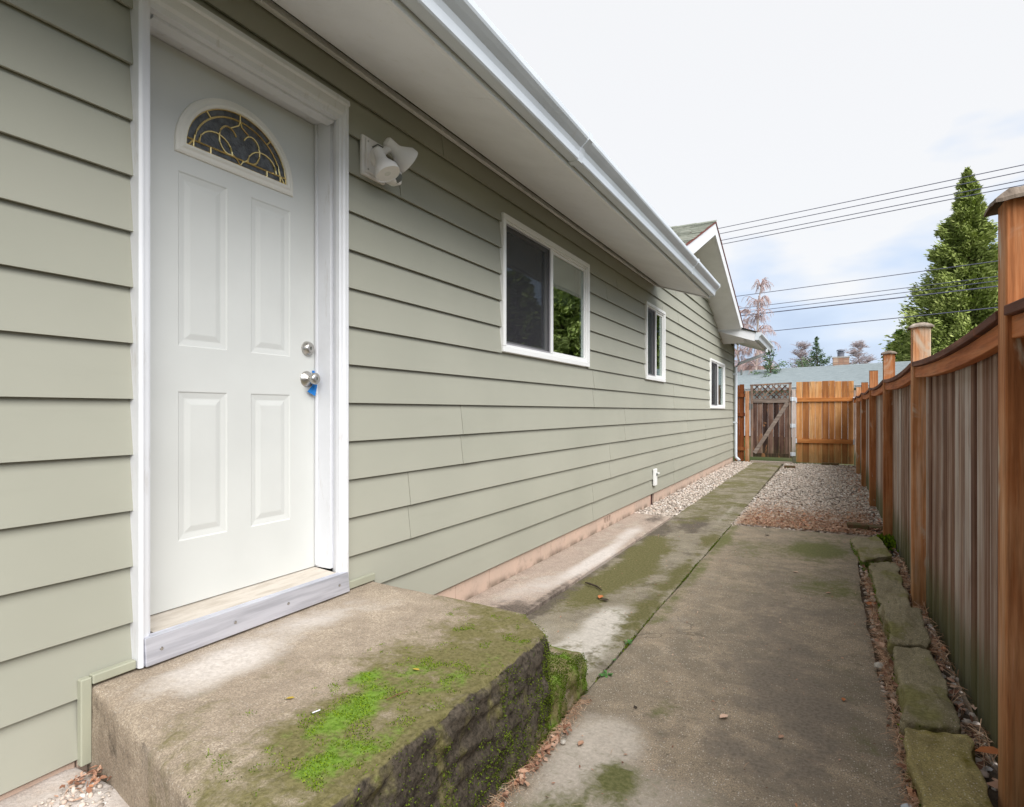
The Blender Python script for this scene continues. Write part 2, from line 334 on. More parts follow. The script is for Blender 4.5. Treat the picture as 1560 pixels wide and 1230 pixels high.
DARKW = wood('dark_weathered_gate_wood', [(0, (.028, .016, .013)), (.35, (.085, .045, .034)), (.65, (.17, .10, .075)), (1, (.31, .22, .17))], (22, 22, 1.0), ((.34, .16, .07), .8), .2, .85, per=.9)
GREYR = wood('grey_gate_rail_wood', [(0, (.12, .09, .075)), (.5, (.28, .225, .19)), (1, (.44, .38, .33))], (2, 24, 24), None, 0, .85, per=.4)
REDW = wood('red_brown_board', [(0, (.11, .028, .010)), (.5, (.26, .075, .022)), (1, (.38, .14, .045))], (22, 22, 1), None, .1, .75, per=.3)
CAPW = wood('weathered_post_cap', [(0, (.10, .075, .055)), (.5, (.26, .21, .17)), (1, (.44, .39, .33))], (14, 3, 6), ((.20, .075, .05), .6), 0, .9, per=.4, bump=.9)
m = NM('asphalt_shingle', .9, .15); p = m.pos(); tn = m.attr('tint')
m.col(m.mix(m.mr(m.noise(p, 120, 3), .3, .7), m.ramp(tn, [(0, (.12, .125, .11)), (.5, (.22, .225, .20)), (1, (.33, .33, .29))]), (.28, .30, .24))); m.bump(m.noise(p, 80), .5); SHIN = m.m
m = NM('pale_grey_roofing', .85, .25); p = m.pos()
m.col(m.mix(m.mr(m.noise(m.scale(p, (2, 2, 12)), 2, 6, .65), .3, .7), (.30, .345, .36), (.24, .28, .295))); m.bump(m.noise(p, 30), .4); FROOF = m.m
m = NM('chimney_brick', .85, .2); m.col(m.mix(m.mr(m.rnd(), .2, .8), (.36, .21, .15), (.50, .36, .27))); BRICK = m.m
m = NM('old_brick', .9, .15); p = m.pos(); m.col(m.mix(m.mr(m.noise(p, 25, 5), .3, .7), (.14, .075, .045), (.085, .085, .035))); m.bump(m.noise(p, 60), .5); OBRK = m.m
MORT = painted('mortar', (.42, .38, .34), .9)
WIREM = painted('wire_black', (.12, .12, .17), .6)
WIREG = painted('wire_grey', (.30, .30, .34), .5)
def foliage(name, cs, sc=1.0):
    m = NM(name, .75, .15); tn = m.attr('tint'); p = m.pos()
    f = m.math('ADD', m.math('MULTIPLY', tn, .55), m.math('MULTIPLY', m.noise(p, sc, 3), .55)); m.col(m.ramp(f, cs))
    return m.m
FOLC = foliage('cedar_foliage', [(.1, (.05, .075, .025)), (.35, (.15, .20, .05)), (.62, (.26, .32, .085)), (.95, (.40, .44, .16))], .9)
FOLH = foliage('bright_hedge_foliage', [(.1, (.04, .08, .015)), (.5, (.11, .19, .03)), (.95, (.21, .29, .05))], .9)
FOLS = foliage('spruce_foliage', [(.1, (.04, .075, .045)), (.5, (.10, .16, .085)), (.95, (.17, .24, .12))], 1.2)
BARK = painted('bark_brown', (.12, .08, .06), .9)
TWIGR = painted('reddish_birch_twig', (.50, .37, .35), .9)
TWIGG = painted('grey_bare_twig', (.40, .33, .33), .9)
TRUNKP = painted('pale_birch_bark', (.46, .38, .33), .9)

# ================================================================== ground
def gz(x, y): return 0.0
mb = MB(); mb.add([(-600, -600, -.06), (600, -600, -.06), (600, 900, -.06), (-600, 900, -.06)], [(0, 1, 2, 3)])
m = NM('rough_lawn', .95, .1); p = m.pos()
m.col(m.mix(m.mr(m.noise(p, .35, 8, .7), .35, .7), m.mix(m.mr(m.noise(p, 14, 5, .7), .3, .7), (.035, .055, .015), (.075, .10, .028)), (.10, .09, .045))); m.bump(m.noise(p, 40, 4, .8), .9, .04)
tag(mb.build('ground', m.m), kind='structure')

def fbm(x, y, z=0.0, o=4): return mn.fractal(Vector((x, y, z)), 1.0, 2.0, o)
def blobs(x, y, B):
    t = 0
    for cx, cy, rx, ry, a in B:
        t += a*math.exp(-(((x-cx)/rx)**2+((y-cy)/ry)**2))
    return t
def slab(name, mat, xl, xr, y0, y1, zt, step, fn, th=.10):
    """xl,xr functions of y; fn(x,y)->(moss,dark,pale,vivid,dz)"""
    ny = max(2, int((y1-y0)/step)); V = []; A = [[], [], [], []]; rows = []
    wid = xr(y0)-xl(y0); nx = max(3, int(wid/step))
    for j in range(ny+1):
        y = y0+(y1-y0)*j/ny; a, b = xl(y), xr(y)
        for i in range(nx+1):
            x = a+(b-a)*i/nx; m4 = fn(x, y)
            ed = min(i, nx-i, j, ny-j); r = -.007 if ed == 0 else 0
            V.append((x, y, zt+r+m4[4]))
            for k in range(4): A[k].append(m4[k])
    nv = len(V); F = [(j*(nx+1)+i, j*(nx+1)+i+1, (j+1)*(nx+1)+i+1, (j+1)*(nx+1)+i) for j in range(ny) for i in range(nx)]
    rim = [i for i in range(nx+1)]+[j*(nx+1)+nx for j in range(1, ny+1)]+[ny*(nx+1)+i for i in range(nx-1, -1, -1)]+[j*(nx+1) for j in range(ny-1, 0, -1)]
    for q in rim:
        V.append((V[q][0], V[q][1], zt-th))
        for k in range(4): A[k].append(A[k][q])
    n = len(rim)
    F += [(rim[(k+1) % n], rim[k], nv+k, nv+(k+1) % n) for k in range(n)]
    o = np_mesh(name, np.array(V), np.array(F), mat, None, dict(moss=A[0], dark=A[1], pale=A[2], vivid=A[3]), True)
    sharp(o, 50); return tag(o, kind='structure')

EL = 2.150
def f_main(x, y):
    n = fbm(x*1.3, y*1.3); n2 = fbm(x*4+9, y*4, 3)
    moss = blobs(x, y, [(1.85, 5.55, .22, .5, 1.0), (1.37, 2.3, .10, .13, .55), (1.36, 1.80, .07, .10, .9), (1.9, 4.4, .25, .4, .35), (1.4, 5.4, .3, .7, .35), (1.25, 1.5, .12, .2, .6), (2.05, 3.2, .08, 1.6, .3)])
    dark = blobs(x, y, [(1.82, 2.6, .30, .9, .62), (1.65, 3.8, .28, .9, .5), (1.35, 2.25, .14, .16, .4), (1.6, 1.9, .35, .25, .2)])
    pale = blobs(x, y, [(1.25, 2.02, .13, .16, .8), (1.25, 3.0, .15, 1.0, .5), (1.45, 1.7, .3, .3, .4), (1.17, 4.6, .10, 1.0, .18), (1.19, 1.7, .1, .2, .4)])
    return (moss+n*.4+.55*math.exp(-((x-1.10)/.06)**2)*(y > 3.2)+.06, dark+n2*.4, pale+n*.4, 0, n2*.0015)
slab('pavement', CONC, lambda y: 1.062+.004*math.sin(y*5)+.003*fbm(y*3, 1), lambda y: EL+.020*fbm(y*1.7, 5)+.02*math.sin(y*1.1) if y < 6 else EL+.020*fbm(y*1.7, 5)+.02*math.sin(y*1.1)+.12*(y-6)/.45, -1.2, 6.44, 0, .022, f_main)
def f_walk(x, y):
    n = fbm(x*2.2, y*2.0, 2)*.7+.3*fbm(x*9, y*8, 4); n2 = fbm(x*5, y*4, 7)
    far = 1/(1+math.exp(-(y-6.6)*4))
    moss = blobs(x, y, [(.64, 4.4, .17, 1.1, 1.3), (.60, 3.45, .12, .35, .8), (1.00, 4.3, .07, 1.9, .8), (.55, 5.2, .1, .5, .5), (.9, 3.6, .10, .4, .4), (.9, 5.6, .2, .4, .3)])+far*(.46+.2*math.exp(-((x-.62)/.25)**2))
    dark = blobs(x, y, [(.72, 6.25, .22, .45, 1.0), (.46, 3.6, .05, 1.0, .9), (.60, 3.65, .08, .07, .7), (.55, 5.6, .10, .35, .45), (.46, 5.4, .05, 1.2, .5)])
    pale = blobs(x, y, [(.85, 3.15, .16, .35, .95), (.90, 2.6, .15, .35, .8), (.60, 4.9, .10, .35, .5), (.6, 2.8, .12, .3, .5), (.92, 7.5, .06, 1.5, .6)])
    return (moss*.95+n*.75+.02, dark+n2*.7+.06, pale+n*.5, 0, n2*.001)
slab('walkway', CONW, lambda y: .424+.003*fbm(y*4, 2), lambda y: 1.054-.0005*y, 1.0, 6.60, 0, .022, f_walk)
slab('walkway', CONW, lambda y: .415-.008*(y-6.6)+.012*fbm(y*2, 2), lambda y: 1.046-.007*(y-6.6)+.01*fbm(y*2, 9), 6.61, 14.62, -.003, .045, f_walk)
def f_pink(x, y):
    n = fbm(x*3, y*1.5, 4)
    dark = blobs(x, y, [(.36, 2.75, .10, .30, 1.0), (.30, 3.0, .12, .2, .8), (.40, 3.5, .035, .45, .8), (.40, 5.2, .03, .5, .5), (.3, 6.3, .12, .3, .9), (.02, 4, .03, 3, .3)])
    pale = blobs(x, y, [(.34, 4.4, .08, .9, 1.0), (.2, 3.5, .12, .5, .5), (.25, 5.5, .1, .6, .5)])
    return (n*.1, dark+n*.25, pale+n*.2, 0, n*.001)
slab('pavement', PINK, lambda y: -.015, lambda y: .412+.004*fbm(y*4, 8), 2.16, 6.58, .012, .022, f_pink)
def f_pad(x, y):
    n = fbm(x*3, y*3, 5); return (n*.1, .25*n+.1, .55+n*.3, 0, n*.002)
slab('pavement', PINK, lambda y: -.06, lambda y: .75, -1.6, .93, .115, .03, f_pad, .18)

# ================================================================== gravel, litter
IV, IF = ico()
def stones(name, X, Y, Z, s0, s1):
    n = len(X); sc = nr.uniform(s0, s1, (n, 1))*np.stack([nr.uniform(.8, 1.3, n), nr.uniform(.7, 1.1, n), nr.uniform(.45, .8, n)], 1)
    M = rot_flat(n, .5)*sc[:, None, :]
    return tag(scatter(name, IV, IF, np.stack([X, Y, Z], 1), M, GRAV, None, False, jitter=.22), kind='stuff')
n = 21000; Y = 6.42+(14.75-6.42)*nr.random(n)**1.15; X = nr.uniform(1.05, 2.46, n)
stones('gravel', X, Y, nr.uniform(-.035, .0, n)+.004*np.sin(X*9)*np.cos(Y*3), .009, .020)
n = 7500; Y = 6.60+(14.6-6.60)*nr.random(n)**1.2; X = nr.uniform(-.01, .42, n)-.008*(Y-6.6)*.9*(nr.random(n))
stones('gravel', X, Y, nr.uniform(-.030, .006, n), .009, .020)
n = 700; Y = nr.uniform(1.2, 6.5, n); X = np.where(nr.random(n) < .35, nr.uniform(2.15, 2.2, n), nr.uniform(2.34, 2.45, n)); stones('gravel', X, Y, nr.uniform(-.04, -.005, n), .008, .018)
n = 90; stones('gravel', .10+np.abs(nr.normal(0, .07, n)), .86+nr.normal(0, .045, n), nr.uniform(.112, .122, n), .003, .010)
mb = MB(); mb.add([(-.03, 6.58, -.03), (.45, 6.58, -.03), (.45, 14.8, -.03), (-.03, 14.8, -.03)], [(0, 1, 2, 3)]); mb.add([(1.03, 6.42, -.028), (2.6, 6.42, -.028), (2.6, 14.8, -.028), (1.03, 14.8, -.028)], [(0, 1, 2, 3)])
mb.add([(2.1, -1.3, -.028), (2.6, -1.3, -.028), (2.6, 6.41, -.028), (2.1, 6.41, -.028)], [(0, 1, 2, 3)])
tag(mb.build('soil_bed', SOIL), kind='structure')

LV = np.array([(-1, 0, 0), (-.45, -.38, .16), (-.45, .38, .18), (.25, -.42, .10), (.25, .42, .20), (1, 0, .08), (0, 0, -.05)])
LF = np.array([(0, 1, 6), (0, 6, 2), (1, 3, 6), (6, 4, 2), (3, 5, 6), (6, 5, 4)])
def leaves(name, X, Y, Z, s0, s1, tilt=.45, tint=None):
    n = len(X); M = rot_flat(n, tilt)*nr.uniform(s0, s1, n)[:, None, None]
    return tag(scatter(name, LV, LF, np.stack([X, Y, Z], 1), M, LEAF, None, False, tint, .2), kind='stuff')
NV = np.array([(-1, -.02, 0), (-1, .02, 0), (0, .024, .14), (0, -.024, .14), (1, .0, 0), (1, .01, -.02)]); NF = np.array([(0, 3, 2, 1), (3, 4, 5, 2)])
def needles(name, X, Y, Z, s0, s1, tilt=.25):
    n = len(X); M = rot_flat(n, tilt)*nr.uniform(s0, s1, n)[:, None, None]
    return tag(scatter(name, NV, NF, np.stack([X, Y, Z], 1), M, NEED, None), kind='stuff')
n = 1900; Y = 6.45+np.abs(nr.normal(0, .75, n)); X = nr.uniform(1.15, 2.42, n); k = nr.random(n) < np.clip(1.1-(Y-6.4)*.55, .1, 1); leaves('leaf_litter', X[k], Y[k], nr.uniform(.004, .022, k.sum()), .012, .028)
n = 420; Y = nr.uniform(7, 14.5, n); X = 2.42-np.abs(nr.normal(0, .16, n)); leaves('leaf_litter', X, Y, nr.uniform(.004, .016, n), .012, .026)
n = 7000; Y = 6.42+np.abs(nr.normal(0, .8, n)); X = nr.uniform(1.1, 2.3, n); needles('needle_litter', X, Y, nr.uniform(.006, .024, n), .02, .05)
# along slab edge / between stones and fence
n = 5200; Y = 1.3+nr.random(n)**1.2*4.2; w_ = np.clip(fbm and np.array([.5+fbm(y*2.1, 3.3) for y in Y]), .08, 1); k = nr.random(n) < w_
Y = Y[k]; X = 2.176+nr.normal(0, .015, len(Y)); needles('needle_litter', X, Y, .004+nr.random(len(Y))*.028*(1-np.clip(abs(X-2.15)/.08, 0, 1)), .014, .038, .3)
n = 2600; Y = 1.7+nr.random(n)**1.3*3.8; k = nr.random(n) < np.array([np.clip(.45+1.3*fbm(y*2.4, 7.7), .05, 1) for y in Y]); Y = Y[k]; X = 2.405+nr.normal(0, .020, len(Y)); needles('needle_litter', X, Y, nr.uniform(-.01, .045, len(Y)), .02, .075, .55)
n = 330; Y = nr.uniform(1.5, 6.2, n); X = np.where(nr.random(n) < .5, 2.175+nr.normal(0, .016, n), 2.405+nr.normal(0, .022, n)); leaves('leaf_litter', X, Y, nr.uniform(.0, .03, n), .010, .024, .7)
# foot of the step
n = 620; Y = nr.uniform(1.25, 2.25, n); X = 1.075+np.abs(nr.normal(0, .018, n)); needles('needle_litter', X, Y, nr.uniform(.003, .02, n), .012, .03)
n = 80; Y = nr.normal(1.78, .16, n); X = 1.085+np.abs(nr.normal(0, .022, n)); leaves('leaf_litter', X, Y, nr.uniform(.004, .02, n), .008, .018, .6)
n = 60; leaves('leaf_litter', .07+np.abs(nr.normal(0, .05, n)), .89+nr.normal(0, .03, n), nr.uniform(.12, .135, n), .006, .014, .5)
# loose crumbs scattered on the slab
n = 420; leaves('leaf_crumbs', nr.uniform(.45, 2.1, n), nr.uniform(1.2, 6.4, n), np.full(n, .005), .003, .008, .3)
n = 160; needles('needle_litter', nr.uniform(.45, 2.1, n), nr.uniform(1.2, 6.4, n), np.full(n, .004), .008, .022, .05)
# moss along the joint
TV = np.array([(-.5, 0, 0), (.5, 0, 0), (0, .1, 1.2), (0, -.5, 0), (0, .5, 0), (.1, 0, 1.1)]); TF = np.array([(0, 1, 2), (3, 4, 5)])
def tufts(name, P, s0, s1, mat, normal=None, parent=None, tint=None):
    n = len(P); M = rot_flat(n, .5)*nr.uniform(s0, s1, n)[:, None, None]
    if normal is not None:
        q = np.array(Vector((0, 0, 1)).rotation_difference(Vector(normal)).to_matrix()); M = np.einsum('ij,njk->nik', q, M)
    return scatter(name, TV, TF, P, M, mat, parent, False, tint)
n = 5200; Y = nr.uniform(2.25, 6.5, n); dn = np.array([np.clip(.35+1.5*fbm(y*1.9, 1.2), .04, 1) for y in Y]); k = nr.random(n) < dn; Y = Y[k]
tag(tufts('joint_moss', np.stack([1.055+nr.normal(0, .006, len(Y)), Y, np.full(len(Y), -.010)], 1), .004, .010, MOSSD), kind='stuff')

# weeds in the joint
def weed(x, y, s, label):
    t = thing('weed', (x, y, -.005), label, 'weed', 'weeds growing in the concrete joint')
    for k in range(11):
        a = k*2.4+rng.random(); l = s*rng.uniform(.5, 1.1); lift = rng.uniform(.1, .6)
        d = Vector((math.cos(a), math.sin(a), lift)).normalized(); sd_ = Vector((-math.sin(a), math.cos(a), 0)); o0 = Vector((x, y, .0)); w = l*.22
        mb = MB(); pts = [o0, o0+d*l*.4+sd_*w*.5, o0+d*l*.75+sd_*w, o0+d*l+Vector((0, 0, -l*.15)), o0+d*l*.75-sd_*w, o0+d*l*.4-sd_*w*.5]
        mb.add(pts, [(0, 1, 5), (1, 2, 4, 5), (2, 3, 4)]); mb.build('leaf', WEED, t)
weed(1.085, 2.50, .042, 'small green weed in the concrete joint nearest the step')
weed(1.056, 2.90, .034, 'small green weed in the joint farther from the step')
weed(1.060, 2.66, .016, 'tiny green sprout between the two weeds in the joint')

# single leaves
def leaf_thing(x, y, z, s, c, label):
    mb = MB(); a = rng.uniform(0, 6.28); M = Matrix.Rotation(a, 3, 'Z')
    vs = [M @ Vector((vx*s, vy*s*1.25, vz*s)) for vx, vy, vz in LV]; mb.add([(v.x+x, v.y+y, v.z+z) for v in vs], [tuple(f) for f in LF])
    return single(mb, 'fallen_leaf', c, (x, y, z), label, 'leaf', 'fallen leaves on the concrete')
LPALE = painted('pale_leaf', (.66, .46, .34), .7); LORG = painted('orange_leaf', (.48, .17, .06), .7); LDRK = painted('dark_leaf', (.05, .035, .025), .7); LTAN = painted('tan_leaf', (.46, .27, .18), .7)
leaf_thing(1.598, 2.354, .008, .022, LPALE, 'pale pink leaf lying alone in the middle of the near concrete')
leaf_thing(1.799, 2.308, .006, .015, LTAN, 'small tan leaf to the right of the pale pink leaf')
leaf_thing(1.186, 1.931, .006, .018, LTAN, 'pinkish tan leaf on concrete beside the mossy step foot')
leaf_thing(2.0, 2.726, .006, .015, LORG, 'small orange leaf near the edging stones')
leaf_thing(1.732, 4.723, .006, .022, LPALE, 'pale leaf far back on the concrete near the green patch')
leaf_thing(1.942, 4.278, .006, .020, LTAN, 'tan leaf on concrete left of the second edging stone')
leaf_thing(.694, 3.5, .010, .032, LORG, 'orange leaf on the mossy walkway beside a dark leaf')
leaf_thing(.735, 3.46, .008, .030, LDRK, 'dark leaf on the mossy walkway beside the orange leaf')
leaf_thing(1.43, 6.0, .006, .024, LDRK, 'dark leaf near the gravel end of the concrete')
leaf_thing(1.28, 2.27, .005, .012, LDRK, 'small dark leaf on near concrete beyond the step corner')
leaf_thing(2.412, 2.43, .055, .050, LORG, 'large curled orange leaf between edging stone and fence')
leaf_thing(2.405, 2.23, .045, .045, LTAN, 'large curled tan leaf at the fence foot beside yellow stone')
leaf_thing(2.165, 4.1, .02, .045, LORG, 'orange leaf leaning on the long edging stone')
mb = MB(); mb.tube([(.50, 3.74, .012), (.545, 3.70, .02), (.60, 3.69, .013), (.655, 3.63, .012)], [.004, .007, .006, .003], 6)
single(mb, 'twig', LDRK, (.57, 3.7, 0), 'short dark twig lying on the mossy walkway', 'twig')

# ================================================================== step
def rbox_grid(x0, x1, y0, y1, z0, z1, d, faces, rad=.028):
    """list of (pts grid) for chosen faces"""
    out = []
    def lin(a, b): n = max(2, int((b-a)/d)); return [a+(b-a)*i/n for i in range(n+1)]
    if 'top' in faces: out.append(([[(x, y, z1) for x in lin(x0, x1)] for y in lin(y0, y1)]))
    if 'px' in faces: out.append(([[(x1, y, z) for y in lin(y0, y1)] for z in lin(z0, z1)]))
    if 'ny' in faces: out.append(([[(x, y0, z) for x in lin(x0, x1)] for z in lin(z0, z1)]))
    if 'py' in faces: out.append(([[(x, y1, z) for x in lin(x0, x1)][::-1] for z in lin(z0, z1)]))
    if 'nx' in faces: out.append(([[(x0, y, z) for y in lin(y0, y1)][::-1] for z in lin(z0, z1)]))
    if 'bot' in faces: out.append(([[(x, y, z0) for x in lin(x0, x1)][::-1] for y in lin(y0, y1)]))
    return out
def rough_block(name, mat, b, d, faces, rad, disp, attr, parent=None, warp=None):
    x0, x1, y0, y1, z0, z1 = b; V = []; F = []; A = [[], [], [], []]; key = {}
    off = wl(parent) if parent else (0, 0, 0)
    cen = Vector(((x0+x1)/2, (y0+y1)/2, (z0+z1)/2))
    for g in rbox_grid(x0, x1, y0, y1, z0, z1, d, faces):
        idx = []
        for row in g:
            r_ = []
            for p in row:
                k = (round(p[0], 4), round(p[1], 4), round(p[2], 4))
                if k not in key:
                    q = Vector(p); inner = Vector((min(max(q.x, x0+rad), x1-rad), min(max(q.y, y0+rad), y1-rad), min(max(q.z, z0+rad), z1-rad)))
                    dd = q-inner; nrm = dd.normalized() if dd.length > 1e-6 else Vector((0, 0, 1))
                    if dd.length > 1e-6: q = inner+nrm*rad
                    a = disp(q, nrm); q2 = q+nrm*a
                    if warp: q2 = warp(q2)
                    at = attr(q2, nrm)
                    key[k] = len(V); V.append((q2.x-off[0], q2.y-off[1], q2.z-off[2]))
                    for i in range(4): A[i].append(at[i])
                r_.append(key[k])
            idx.append(r_)
        for j in range(len(idx)-1):
            for i in range(len(idx[0])-1): F.append((idx[j][i], idx[j][i+1], idx[j+1][i+1], idx[j+1][i]))
    o = np_mesh(name, np.array(V), np.array(F), mat, parent, dict(moss=A[0], dark=A[1], pale=A[2], vivid=A[3]), True)
    import bmesh
    bm = bmesh.new(); bm.from_mesh(o.data); bmesh.ops.recalc_face_normals(bm, faces=bm.faces); bm.to_mesh(o.data); bm.free()
    return o
step = thing('concrete_step', (0, 1.58, 0), 'wide concrete doorstep with bright moss on top and a dark mossy face', 'step')
SX1, SY0, SY1, SZ = 1.045, .955, 2.20, .345
VB = [(.80, 1.24, .07, .17, 1.15), (.69, 1.40, .045, .07, 1.0), (.80, 1.55, .07, .14, .5), (.90, 1.06, .09, .10, .5), (.97, 1.15, .05, .13, .65), (.93, 1.50, .06, .15, .55), (.97, 1.75, .05, .2, .42), (.92, .97, .06, .06, .7), (.75, 1.05, .05, .05, .4)]
def vivid(x, y): return blobs(x, y, VB)
def step_disp(q, n):
    e = max(0, 1-min(SX1-q.x if True else 9, 9)/.09)
    a = .0028*fbm(q.x*5, q.y*5, q.z*5)
    if n.x > .3: a += .020*fbm(q.x*6+4, q.y*5, q.z*9)+.012*fbm(q.x*19, q.y*19, q.z*22)+.006*fbm(q.x*45, q.y*45, q.z*45)
    else: a += .0016*fbm(q.x*14, q.y*14, q.z*14)
    if n.x > .3 and n.z > .3: a += -.004+.012*fbm(q.y*8, 3, 1)+.010*fbm(q.y*34, q.z*30, q.x*30)
    return a
def step_warp(q):
    # far outer corner is broken away, face leans slightly
    d = max(0, (q.x-.86)/.19)*max(0, (q.y-1.96)/.24)
    q = q.copy(); q.y -= .20*d; q.x += .02*(1-q.z/SZ)*(1 if q.x > .9 else 0)
    near = max(0, 1-(q.y-SY0)/.6); far_ = max(0, (q.y-1.6)/.6)
    q.z -= .030*max(0, 1-(q.y-SY0)/.10)**2*(q.z/SZ)*min(1, q.x/.2)
    q.y -= .25*max(0, q.x)**1.3*near+.07*max(0, q.x/1.04)*far_
    return q
def step_attr(q, n):
    f = fbm(q.x*4, q.y*4, q.z*4); f2 = fbm(q.x*9, q.y*9, q.z*9)
    if n.x > .45:      # corridor face: almost black with moss
        up = (q.z/SZ)
        fs = fbm(q.y*16, q.z*3, 2); return (.42+.5*f+.6*fs-.30*up, 1.15+.3*f2, 0, .12+.5*fs)
    if n.y < -.5:      # near side: dirty tan
        return (.25*(q.x > .45)+.5*f+.35*max(0, q.x-.55)*3, .25+.5*f2+.4*(q.x > .85), .35*math.exp(-((q.x-.42)/.12)**2), max(0, q.x-.8)*2)
    if n.y > .5: return (.6+f, .7+f2, 0, .2)
    out = max(0, min(1, (q.x-.22)/.55))
    moss = .74*out**1.1+.35*f-.10+.22*max(0, (q.y-1.4)/.7)*out
    dark = .85*max(0, (q.x-.98)/.06)+.5*blobs(q.x, q.y, [(.90, 2.0, .12, .1, 1.1), (.93, 1.65, .08, .2, .7), (.97, 1.1, .06, .25, .8), (.62, 1.32, .1, .1, .1), (.95, 1.4, .06, .15, .7)])+.35*f2*out
    pale = blobs(q.x, q.y, [(.14, 1.45, .14, .5, .6), (.25, 1.2, .12, .25, .55), (.3, 1.9, .15, .25, .35)])+.2*f
    vv = vivid(q.x, q.y); return (moss+.55*min(1, vv), dark, pale, vv*1.0+.25*f2)
so_ = rough_block('slab', STEPM, (-.02, SX1, SY0, SY1, -.02, SZ), .0098, ('top', 'px', 'ny', 'py'), .016, step_disp, step_attr, step, step_warp)
def foot_attr(q, n):
    f = fbm(q.x*7, q.y*7, q.z*7); return (.9+f, .6+f-.5*n.z, 0, .35+.9*f+(.3 if q.y > 2.2 else 0))
rough_block('footing', STEPM, (.70, 1.065, 1.95, 2.33, -.03, .165), .014, ('top', 'px', 'py', 'ny'), .05, lambda q, n: .018*fbm(q.x*7, q.y*7, q.z*7)+.008*fbm(q.x*21, q.y*21, q.z*21), foot_attr, step)
# moss tufts on the step: sampled on the built surface
def sample(o, n, want, off=(0, 0, 0)):
    me = o.data; nv = len(me.vertices); co = np.empty(nv*3); me.vertices.foreach_get('co', co); co = co.reshape(-1, 3)
    no = np.empty(nv*3); me.vertices.foreach_get('normal', no); no = no.reshape(-1, 3)
    i = nr.integers(0, nv, n); p = co[i]+nr.uniform(-.013, .013, (n, 3))*(1-np.abs(no[i])**2); nn = no[i]
    k = np.array([nr.random() < want(a[0]+off[0], a[1]+off[1], a[2]+off[2], b) for a, b in zip(p, nn)]); return p[k], nn[k]
def tuft_on(name, P, N, s0, s1, mat, parent, tint=None):
    n = len(P); M = rot_flat(n, .55)*nr.uniform(s0, s1, n)[:, None, None]
    z = np.array([0, 0, 1.0]); ax = np.cross(np.tile(z, (n, 1)), N); cth = N[:, 2]; K = np.zeros((n, 3, 3))
    K[:, 0, 1] = -ax[:, 2]; K[:, 0, 2] = ax[:, 1]; K[:, 1, 0] = ax[:, 2]; K[:, 1, 2] = -ax[:, 0]; K[:, 2, 0] = -ax[:, 1]; K[:, 2, 1] = ax[:, 0]
    Q = np.eye(3)[None]+K+np.einsum('nij,njk->nik', K, K)/(1+np.clip(cth, -.9, 1))[:, None, None]
    return tag(scatter(name, TV, TF, P, np.einsum('nij,njk->nik', Q, M), mat, parent, False, tint), kind='stuff')
def want_top(x, y, z, n):
    if n[2] < .6: return 0
    v = vivid(x, y)+1.25*fbm(x*13, y*13, 2)+.5*fbm(x*40, y*40, 5)+.10*(x > .6)-.8*(x < .55); return min(1, max(0, (v-.55)*1.9))
P, N = sample(so_, 210000, want_top, wl(step)); tuft_on('moss', P, N, .0016, .0036, MOSS, step)
def want_face(x, y, z, n):
    if n[2] > .6 or n[0] < .3: return 0
    return min(1, max(0, 0.75+1.6*fbm(y*14, z*4, 3)+1.2*fbm(x*5, y*5, z*6+3)-.3*(z > .28)-.25*(y < 1.2)))
P, N = sample(so_, 80000, want_face, wl(step)); tuft_on('face_moss', P, N, .0022, .0055, MOSSD, step)
fo = bpy.data.objects['footing']
P, N = sample(fo, 26000, lambda x, y, z, n: min(1, max(0, .45+1.3*fbm(x*8, y*8, z*8))), wl(step)); tuft_on('footing_moss', P, N, .002, .0048, MOSS, step, nr.random(len(P))*.5)
n = 26
for i in range(5):
    pass
# bright yellow leaf flecks and grass stems on the step
for i, (x, y, lab) in enumerate([(.80, 1.50, 'yellow leaf fleck lying on step moss nearest the wall side'), (.60, 1.18, 'dull yellow leaf fleck on the step left of the moss')]):
    leaf_thing(x, y, SZ+.004, .013, painted('yellow_leaf', (.42, .30, .05), .8), lab)
mb = MB(); mb.tube([(.85, 1.30, SZ+.006), (.865, 1.33, SZ+.012), (.87, 1.37, SZ+.006)], .0012, 5); single(mb, 'twig', NEED, (.86, 1.33, SZ), 'thin curved straw stem on the mossy step', 'twig')
mb = MB(); mb.tube([(.72, 1.15, SZ+.005), (.728, 1.17, SZ+.006)], .002, 5); single(mb, 'twig', WHITE, (.72, 1.16, SZ), 'short white splinter on the mossy step', 'twig')

